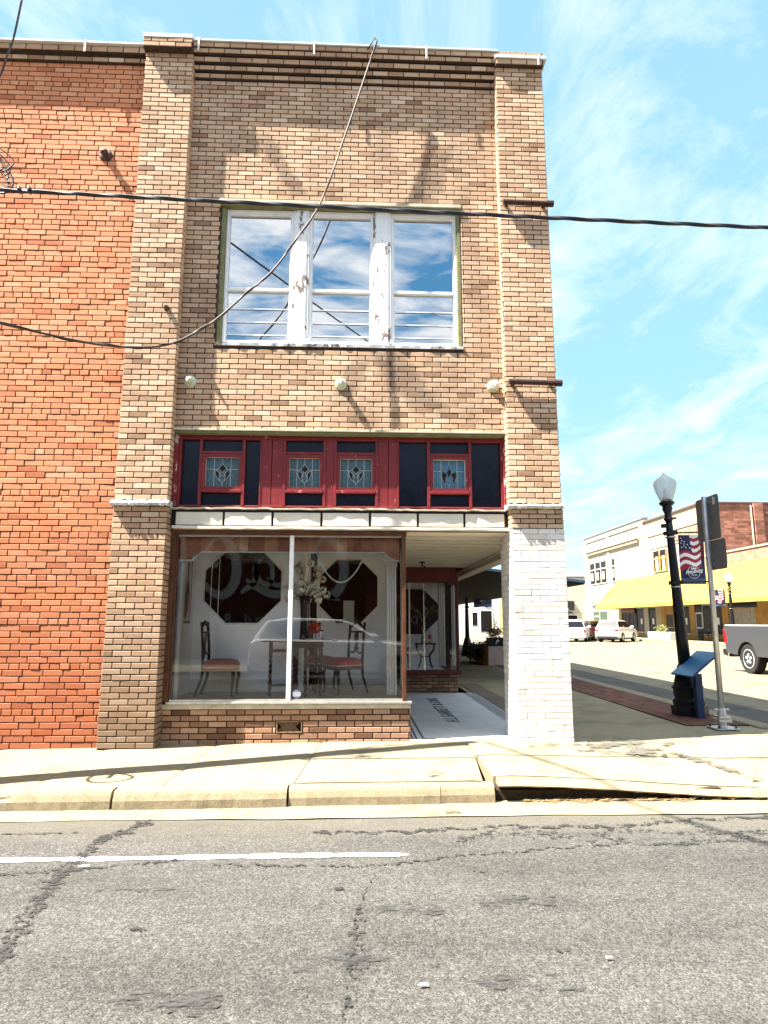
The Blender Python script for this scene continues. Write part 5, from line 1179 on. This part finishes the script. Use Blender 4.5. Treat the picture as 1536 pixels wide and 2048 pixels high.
# storefront panels under the awning for the whole length
shopf = [  # y0,y1 (world), kind
 (56.0, 57.2, 'post'), (52.6, 56.0, 'red'), (51.0, 52.6, 'glass'), (50.0, 51.0, 'door'), (48.6, 50.0, 'glass'), (47.6, 48.6, 'creampost'), (46.9, 47.6, 'ochre'), (45.4, 46.9, 'ochredoor'), (42.8, 45.4, 'glass'), (42.0, 42.8, 'ochre'), (40.9, 42.0, 'door'), (38.2, 40.9, 'glass'), (37.4, 38.2, 'ochre'), (34.0, 37.4, 'curtain'), (32.6, 34.0, 'ochre'), (29.6, 32.6, 'ochdoor2'), (28.6, 29.6, 'ochre'), (23.0, 28.6, 'curtain'), (22, 23, 'ochre'), (14, 22, 'glass'), (4, 14, 'ochre')]
greyc = M('grey_net_curtain', (.30, .28, .26), .8, var=.3, vs=5, bump=0)
for a, b, k in shopf:
    par = rw if b <= 39.9 else (cr if b <= 50 else wb); py = {rw: 4, cr: 40, wb: 50}[par]
    a -= py; b -= py
    if k in ('glass', 'red'):
        o = MB().box(-.02, .02, a, b, .45, 2.7).build('shop_window', MT['fdark'], par); MB().box(-.06, .06, a, b, 0, .45).build('stall_riser', MT['maroon'] if k == 'red' else MT['ochre'], par)
        n_ = max(1, int((b - a) / 1.3)); fm = MB()
        fm.box(-.052, -.02, a, b, 2.62, 2.7).box(-.052, -.02, a, b, .45, .5)
        for i in range(n_ + 1): fm.box(-.05, -.02, a + (b - a) * i / n_ - .03, a + (b - a) * i / n_ + .03, .45, 2.7)
        fm.build('frame', MT['galv'] if k == 'glass' else MT['maroon'], o)
        if k == 'red':
            s_ = MB().box(-.14, -.06, a + .2, b - .1, 2.2, 2.75).build('shop_sign', MT['maroon'], par)
            mb = MB(); text_mb(mb, 'Accounting Center', .34, Matrix.Translation((-.145, (a + b) / 2, 2.33)) @ Matrix.Rotation(R(-90), 4, 'Z') @ Matrix.Rotation(R(90), 4, 'X'), 0, .006); mb.build('sign_lettering', MT['fcream'], s_)
        else:
            MB().box(-.03, -.021, a + .5, a + .8, 1.2, 1.7).build('poster', MT['inttrim'], o)
    elif k in ('door', 'ochredoor', 'ochdoor2'):
        fmt = MT['galv'] if k == 'door' else (MT['ochre'] if k == 'ochredoor' else MT['inttrim'])
        MB().box(-.04, .06, a, b, 2.1, 2.8).build('door_head', MT['fdark'] if k == 'door' else MT['ochre'], par)
        o = MB().box(-.02, .02, a + .1, b - .1, 0, 2.1).build('door', MT['fdark'], par)
        f_ = MB().box(-.05, -.02, a, a + .14, 0, 2.1).box(-.05, -.02, b - .14, b, 0, 2.1).box(-.05, -.02, a + .14, b - .14, 2.0, 2.12).box(-.05, -.02, a + .14, b - .14, .9, 1.0)
        if k == 'ochdoor2': f_.box(-.05, -.02, (a + b) / 2 - .2, (a + b) / 2 + .2, 0, 2.1)
        f_.build('frame', fmt, o)
    elif k == 'curtain':
        o = MB().box(-.02, .02, a, b, .6, 2.3).build('shop_window', greyc, par); MB().box(-.03, .03, a, b, 2.35, 2.75).build('transom_glass', MT['fdark'], par)
        MB().box(-.07, .04, a, b, 0, .6).build('stall_riser', MT['ochre'], par); MB().box(-.06, -.02, a, a + .35, .6, 2.3).box(-.06, -.02, a, b, 2.3, 2.36).build('frame', MT['ochre'], o)
    else:
        MB().box(-.08, .06, a, b, 0, 2.8).build('shop_pier', MT['fcream'] if k != 'ochre' else MT['ochre'], par)
MB().box(.06, .4, 0, 10, 0, 2.8).build('shop_back', MT['maroon'], cr); MB().box(.06, .4, 0, 35.9, 0, 2.8).build('shop_back', MT['ochre'], rw)
# yellow awning: one long sloping cloth on a frame
aw = empty('yellow_awning', (FX, 30, 0), label='long yellow sloping awning along the shop row across the square', cat='awning')
ya, yb = -24.0, 26.4
vs = []; n = 120
for i in range(n + 1):
    y = ya + (yb - ya) * i / n; s_ = .03 * math.sin(i * 1.3)
    vs += [(-.12, y, 5.45), (-1.2, y, 4.05 - .06 + s_ * .6), (-2.45, y, 2.86), (-2.46, y, 2.62)]
fs = [(4 * i + j, 4 * i + j + 1, 4 * i + 5 + j, 4 * i + 4 + j) for i in range(n) for j in range(3)]
o_ = MB().add(vs, fs); o_.add([(-.12, yb, 5.45), (-2.45, yb, 2.86), (-2.46, yb, 2.62), (-.12, yb, 2.62)], [(0, 1, 2, 3)])
awo = o_.build('awning_cloth', MT['awn'], aw, fixn=False); sm = awo.modifiers.new('thick', 'SOLIDIFY'); sm.thickness = .02
mb = MB().tube([(-2.42, ya, 2.64), (-2.42, yb, 2.64)], .04, 8)
for i in range(12): mb.tube([(-2.4, ya + 4.4 * i, 2.7), (-.1, ya + 4.4 * i, 2.9)], .03, 6)
mb.build('awning_frame', MT['galv'], aw)
# benches, planter, far lamp
def bench(loc, label):
    t = empty('bench', loc, R(90), label=label, cat='bench', group='black metal benches under the yellow awning')
    MB().box(-.7, .7, -.22, .22, .42, .46).build('seat', MT['blackmetal'], t)
    bk = MB()
    for z in (.55, .66, .77, .86): bk.box(-.7, .7, -.24, -.21, z, z + .06)
    bk.build('backrest', MT['blackmetal'], t)
    for s in (-.68, .68): MB().box(s - .025, s + .025, -.22, -.17, 0, .9).box(s - .025, s + .025, .17, .22, 0, .66).box(s - .025, s + .025, -.22, .24, .62, .66).build('leg', MT['blackmetal'], t)
bench((28.2, 37.3, .02), 'black metal bench nearer the pickup truck, under the grey curtained window'); bench((28.2, 39.3, .02), 'black metal bench beside the glass shop door, half hidden by the sign post')
cp = empty('white_planter', (26.6, 43.0, 0), label='white low masonry planter at the far kerb under the yellow awning', cat='planter')
MB().box(-.3, .8, -2.2, 1.6, -.15, .62).build('planter_wall', MT['fwhite'], cp); MB().box(-.32, -.3, -1.0, .4, -.1, .6).build('cream_panel', MT['fcream'], cp)
leafclump('foliage', (.2, .2, .85), (.3, .9, .35), 200, .09, leafm2, 8, cp)
lf = street_lamp((24.6, 29.6, -.0), 'far black street lamp with white globe in front of the yellow awning')
lf.scale = (1.35, 1.35, 1.15)
banner((23.55, 29.6, 3.25), 'small dark banner on the far street lamp before the yellow awning', W=.75, H=.95, detail=True)
# beige building at the end of the square and the ones behind the arcade
def farb(name, x0, x1, y, h, mat, label, wins=(), cat='building', depth=10):
    t = empty(name, (x0, y, 0), label=label, cat=cat); w = x1 - x0
    MB().box(0, w, 0, depth, -.2, h).build('wall', mat, t); MB().box(-.05, w + .05, -.1, .4, h, h + .18).build('roof_coping', MT['darkband'], t)
    for (a, b, z0, z1) in wins:
        o = MB().box(a, b, -.04, .02, z0, z1).build('window', MT['fdark'], t); MB().box(a - .08, a, -.07, 0, z0, z1).box(b, b + .08, -.07, 0, z0, z1).box(a - .08, b + .08, -.07, 0, z1, z1 + .08).build('frame', MT['inttrim'], o)
    return t
t = farb('stone_building', 30.4, 40.5, 84, 7.6, M('beige_stone', (.48, .42, .33), .9, var=.25, vs=.8, bump=.3, bs=3), 'beige stone building with a dark canopy at the far end of the square', [(2.0, 3.6, .2, 2.3)])
MB().box(-.8, 2.2, -2.5, 0, 2.55, 2.75).build('canopy', MT['carblack'], t); mb = MB()
for x in (.2, 1.8): mb.tube([(x, -2.4, 2.7), (x, -.1, 4.3)], .05, 6)
mb.build('canopy_rod', MT['fwhite'], t); MB().prism([(.5, 3.0), (3.2, 3.0), (3.2, 4.3), (2.0, 4.3)], -.3, 0, 'xz').build('gable_sign', MT['carblack'], t)
MB().box(-2.0, .6, -.06, .0, -.2, 7.5).build('white_strip', MT['fwhite'], t)
t = farb('white_shop', 15.0, 21.6, 78, 6.5, M('pale_lilac_render', (.62, .60, .66), .8, var=.05, bump=0), 'white shop with a scroll emblem seen through the recess', [(3.0, 3.7, .9, 2.6), (4.1, 5.6, .1, 2.8)])
mb = MB()
for cz, s in ((4.6, 1), (3.7, -1)): mb.tube([(4.9 + .42 * math.cos(a) * (1 - a * .05), -.08, cz + .42 * math.sin(a) * (1 - a * .05) * s) for a in [k * .4 for k in range(15)]], .06, 6)
mb.build('scroll_emblem', MT['carblack'], t)
t = farb('yellow_shop', 21.65, 24.4, 78, 7.0, M('pale_yellow_render', (.62, .56, .26), .8, var=.06, bump=0), 'pale yellow shop seen through the recess beside the white shop', [])
t = farb('corner_cafe', 24.45, 29.9, 78, 6.8, MT['fwhite'], 'white fronted shop with dark windows right of the pale yellow shop', [(.3, 2.2, .3, 2.2), (.3, 2.2, 2.6, 3.6)])
def cactus(x, y, h, label):
    t = tag(MB().tube([(x, y, 0), (x, y, h)], [.16, .12], 8).tube([(x, y, h * .45), (x + .3, y, h * .55), (x + .32, y, h * .8)], .09, 8).build('tall_plant', leafm2), label, 'plant', 'tall potted plants before the far shops')
cactus(20.6, 77, 2.0, 'tall green potted plant before the white shop'); cactus(22.0, 77, 1.8, 'tall green potted plant before the pale yellow shop')
farb('long_white_shop', 4.0, 14.9, 78, 6.0, MT['fwhite'], 'long white building behind the lamp seen through the recess', [(7.5, 8.2, .8, 2.4)])

# ================================================================== ACROSS THE ROAD: mural wall mirrored in the glass
mu = empty('mural_building', (0, -20, 0), label='red brick building across the road with white painted lettering, mirrored in the shop glass', cat='building')
MB().box(-14, 22, -12, 0, -.2, 7.5).build('wall', brickflat('mural_brick', (.16, .05, .035), (.12, .04, .03), (.06, .03, .02)), mu)
MB().box(-14, 22, -.3, .1, 7.5, 7.7).build('roof_coping', MT['coping'], mu)
letter = M('mural_white', (.55, .55, .55), .7, bump=0); mb = MB()
X0 = 2.30
def stroke(pts, wd):      # flat brush stroke on the wall; s runs in reading direction (-x), t upwards
    P = smooth([(s, t, 0) for s, t in pts], 8); n = len(P); vs = []
    for i, p in enumerate(P):
        d = P[min(n - 1, i + 1)] - P[max(0, i - 1)]; d = d.normalized(); nx, nt_ = -d.y, d.x
        f = i / (n - 1); w = wd * (.35 + .65 * abs(math.sin(math.pi * (f * 1.0)))) * .5
        for q in (-1, 1):
            s, t = p.x + nx * w * q, p.y + nt_ * w * q; vs += [(X0 - s, .02, t), (X0 - s, .05, t)]
    fs = []
    for i in range(n - 1):
        a, b = 4 * i, 4 * i + 4; fs += [(a + 1, a + 3, b + 3, b + 1), (a, a + 1, b + 1, b), (a + 2, b + 2, b + 3, a + 3)]
    mb.add(vs, fs)
def bigC(s): stroke([(s + 1.15, 4.75), (s + .75, 5.05), (s + .3, 4.6), (s + .02, 3.7), (s + .15, 2.9), (s + .6, 2.5), (s + 1.15, 2.75), (s + 1.5, 3.2)], .42); stroke([(s + 1.15, 4.75), (s + 1.4, 4.2), (s + 1.05, 3.75), (s + .8, 3.9)], .25)
def lo(s): stroke([(s + .45, 4.1), (s + .1, 3.8), (s + .05, 3.2), (s + .35, 2.95), (s + .7, 3.3), (s + .75, 3.8), (s + .45, 4.1), (s + .3, 3.9)], .26)
def lc(s): stroke([(s + .75, 3.9), (s + .4, 4.1), (s + .08, 3.6), (s + .2, 3.05), (s + .6, 2.95), (s + .95, 3.25)], .26)
def la(s): lo(s); stroke([(s + .78, 4.1), (s + .74, 3.4), (s + .85, 2.98), (s + 1.15, 3.2)], .27)
def ll(s): stroke([(s + .05, 3.2), (s + .6, 4.4), (s + .55, 5.1), (s + .3, 5.0), (s + .22, 4.2), (s + .3, 3.3), (s + .55, 2.95), (s + .85, 3.2)], .24)
bigC(0); lo(1.45); lc(2.35); la(3.05); stroke([(4.2, 4.45), (4.6, 4.5)], .22); bigC(4.6); lo(5.95); ll(6.7); la(7.4)
stroke([(.2, 2.3), (1.6, 2.75), (3.0, 2.55), (3.9, 2.9), (4.4, 2.6)], .35); stroke([(4.8, 4.95), (6.2, 5.6), (8.4, 5.3)], .35)
Xm = Matrix.Translation((X0 - 3.0, .03, 1.30)) @ Matrix.Rotation(R(180), 4, 'Z') @ Matrix.Rotation(R(90), 4, 'X')
text_mb(mb, 'D e l i c i o u s', .62, Matrix.Translation((X0 + .4, .03, 1.30)) @ Matrix.Rotation(R(180), 4, 'Z') @ Matrix.Rotation(R(90), 4, 'X'), 0, .01, 'RIGHT')
text_mb(mb, 'a n d   R e f r e s h i n g', .62, Xm, 0, .01, 'LEFT')
mb.build('painted_lettering', letter, mu, fixn=True)
sr = random.Random(12); mb = MB()
for k in range(170):
    x = min(6.6, 4.35 + abs(sr.gauss(.6, .65))); y = -1.47 - abs(sr.gauss(0, .045)); a = sr.uniform(-.9, .9); l = sr.uniform(.015, .05)
    mb.bar((x - l * math.cos(a), y - l * math.sin(a) * .4, -.178 + sr.uniform(0, .012)), (x + l * math.cos(a), y + l * math.sin(a) * .4, -.176 + sr.uniform(0, .018)), .005, .003)
tag(mb.build('dry_grass_litter', M('dry_straw', (.30, .19, .09), .9, var=.4, vs=40, bump=0)), kind='stuff')
MT['smudge'] = spotty('tyre_smudge', (.030, .029, .028), .50, .60, 9, .8, (.6, 1.5, 1))
for k in range(7):
    x, y = sr.uniform(.8, 5.4), sr.uniform(-4.7, -3.0)
    ribbon('dark_smudge', [(x, y), (x + .25, y + .02), (x + .5, y - .01)], .16, MT['smudge'], 80 + k, .02, 6, road, .0065)
# litter on the road
for i, (x, y, s_, l) in enumerate(((1.08, -2.93, .038, 'small white paper scrap on the road by the lane line'), (3.15, -4.45, .026, 'small white paper scrap low in the road right of the centre crack'), (4.05, -4.25, .02, 'thin white sliver of litter on the road at the right'))):
    tag(MB().prism([(x - s_, y - s_ * .3), (x + s_ * .9, y - s_ * .1), (x + s_ * .6, y + s_ * .4), (x - s_ * .5, y + s_ * .35)], zr(y) + .012, zr(y) + .016, 'xy').build('paper_scrap', MT['inttrim']), l, 'litter', 'paper scraps on the road')

# ================================================================== LIGHT, SKY, CAMERA
w = bpy.data.worlds.new('World'); S.world = w; w.use_nodes = True; t = w.node_tree
for n_ in list(t.nodes): t.nodes.remove(n_)
SKY, SUNE, EXPO = .031, 5.0, 2.6
out = t.nodes.new('ShaderNodeOutputWorld'); bg = t.nodes.new('ShaderNodeBackground'); bg.inputs[1].default_value = SKY
sky = t.nodes.new('ShaderNodeTexSky'); sky.sky_type = 'NISHITA'; sky.sun_disc = False; sky.sun_elevation = R(56.9); sky.sun_rotation = R(255.3); sky.air_density = 1.0; sky.dust_density = 1.0; sky.ozone_density = 2.0
tc = N(t, 'ShaderNodeTexCoord'); sep = N(t, 'ShaderNodeSeparateXYZ'); L(t, tc.outputs['Generated'], sep.inputs[0])
zz = math_(t, 'ADD', math_(t, 'MAXIMUM', sep.outputs[2], 0.0), .12)
cb_ = N(t, 'ShaderNodeCombineXYZ'); L(t, math_(t, 'DIVIDE', sep.outputs[0], zz), cb_.inputs[0]); L(t, math_(t, 'DIVIDE', sep.outputs[1], zz), cb_.inputs[1])
# wispy cirrus ahead, small broken cumulus behind
f1 = noise(t, mapping(t, cb_.outputs[0], (1.3, .8, 1), (3.2, 1.0, 0), (0, 0, .4)), 2.4, 10, .66, .5)
f2 = noise(t, mapping(t, cb_.outputs[0], (1.0, 1.6, 1), (0, 0, 0)), 4.2, 8, .55, .35)
m1 = ramp(t, f1, [(.45, g(0)), (.76, g(.85))]).outputs[0]; m2 = ramp(t, f2, [(.42, g(0)), (.61, g(.97))]).outputs[0]
back = N(t, 'ShaderNodeMapRange', interpolation_type='SMOOTHSTEP'); L(t, sep.outputs[1], back.inputs[0]); back.inputs[1].default_value = -.25; back.inputs[2].default_value = .15; back.inputs[3].default_value = 1; back.inputs[4].default_value = 0
cm = N(t, 'ShaderNodeMix', data_type='RGBA'); L(t, back.outputs[0], cm.inputs[0]); L(t, m1, cm.inputs[6]); L(t, m2, cm.inputs[7])
front = math_(t, 'SUBTRACT', 1.0, back.outputs[0])
hz = N(t, 'ShaderNodeMapRange'); L(t, sep.outputs[2], hz.inputs[0]); hz.inputs[1].default_value = 0; hz.inputs[2].default_value = .9; hz.inputs[3].default_value = .95; hz.inputs[4].default_value = .66
skyv = mixc(t, math_(t, 'MULTIPLY', front, hz.outputs[0]), sky.outputs[0], (2.75, 5.2, 6.5))
hzw = N(t, 'ShaderNodeMapRange', interpolation_type='SMOOTHSTEP'); L(t, sep.outputs[2], hzw.inputs[0]); hzw.inputs[1].default_value = 0; hzw.inputs[2].default_value = .34; hzw.inputs[3].default_value = .75; hzw.inputs[4].default_value = 0
skyv = mixc(t, math_(t, 'MULTIPLY', front, hzw.outputs[0]), skyv, (5.4, 6.7, 7.1))
skyb = mixc(t, back.outputs[0], skyv, mixc(t, .85, skyv, (.9, 3.3, 6.3)))
mixed = mixc(t, cm.outputs[2], skyb, mixc(t, back.outputs[0], (6.9, 7.2, 7.4), (9.6, 9.9, 10.3)))
zen = N(t, 'ShaderNodeMapRange', interpolation_type='SMOOTHSTEP'); L(t, sep.outputs[2], zen.inputs[0]); zen.inputs[1].default_value = .76; zen.inputs[2].default_value = .92
mixed = mixc(t, zen.outputs[0], mixed, (15, 16.5, 18))  # overhead sky, out of view, brightened to fill the shaded ground
L(t, mixed, bg.inputs[0]); L(t, bg.outputs[0], out.inputs[0])
sl = bpy.data.lights.new('sun', 'SUN'); sl.energy = SUNE; sl.angle = R(.5); sl.color = (1, .95, .86)
so = bpy.data.objects.new('sun', sl); COL.objects.link(so)
so.rotation_euler = Vector((.63, .165, -1)).to_track_quat('-Z', 'Y').to_euler(); so.location = (-10, -5, 30)
cam = bpy.data.cameras.new('camera'); co_ = bpy.data.objects.new('camera', cam); COL.objects.link(co_); S.camera = co_
cam.sensor_fit = 'VERTICAL'; cam.sensor_height = 36; cam.sensor_width = 27; cam.lens = 1293.9 / 2048 * 36; cam.clip_end = 2000; cam.clip_start = .05
co_.location = (2.847, -7.566, 1.403)
co_.rotation_euler = (Matrix.Rotation(R(-2.363), 4, 'Z') @ Matrix.Rotation(R(90 + 9.614), 4, 'X') @ Matrix.Rotation(R(.05), 4, 'Z')).to_euler()
S.view_settings.view_transform = 'Standard'; S.view_settings.look = 'None'; S.view_settings.exposure = EXPO; S.view_settings.gamma = 1
S.cycles.max_bounces = 8; S.cycles.transparent_max_bounces = 16; S.cycles.use_denoising = True; S.cycles.caustics_reflective = False
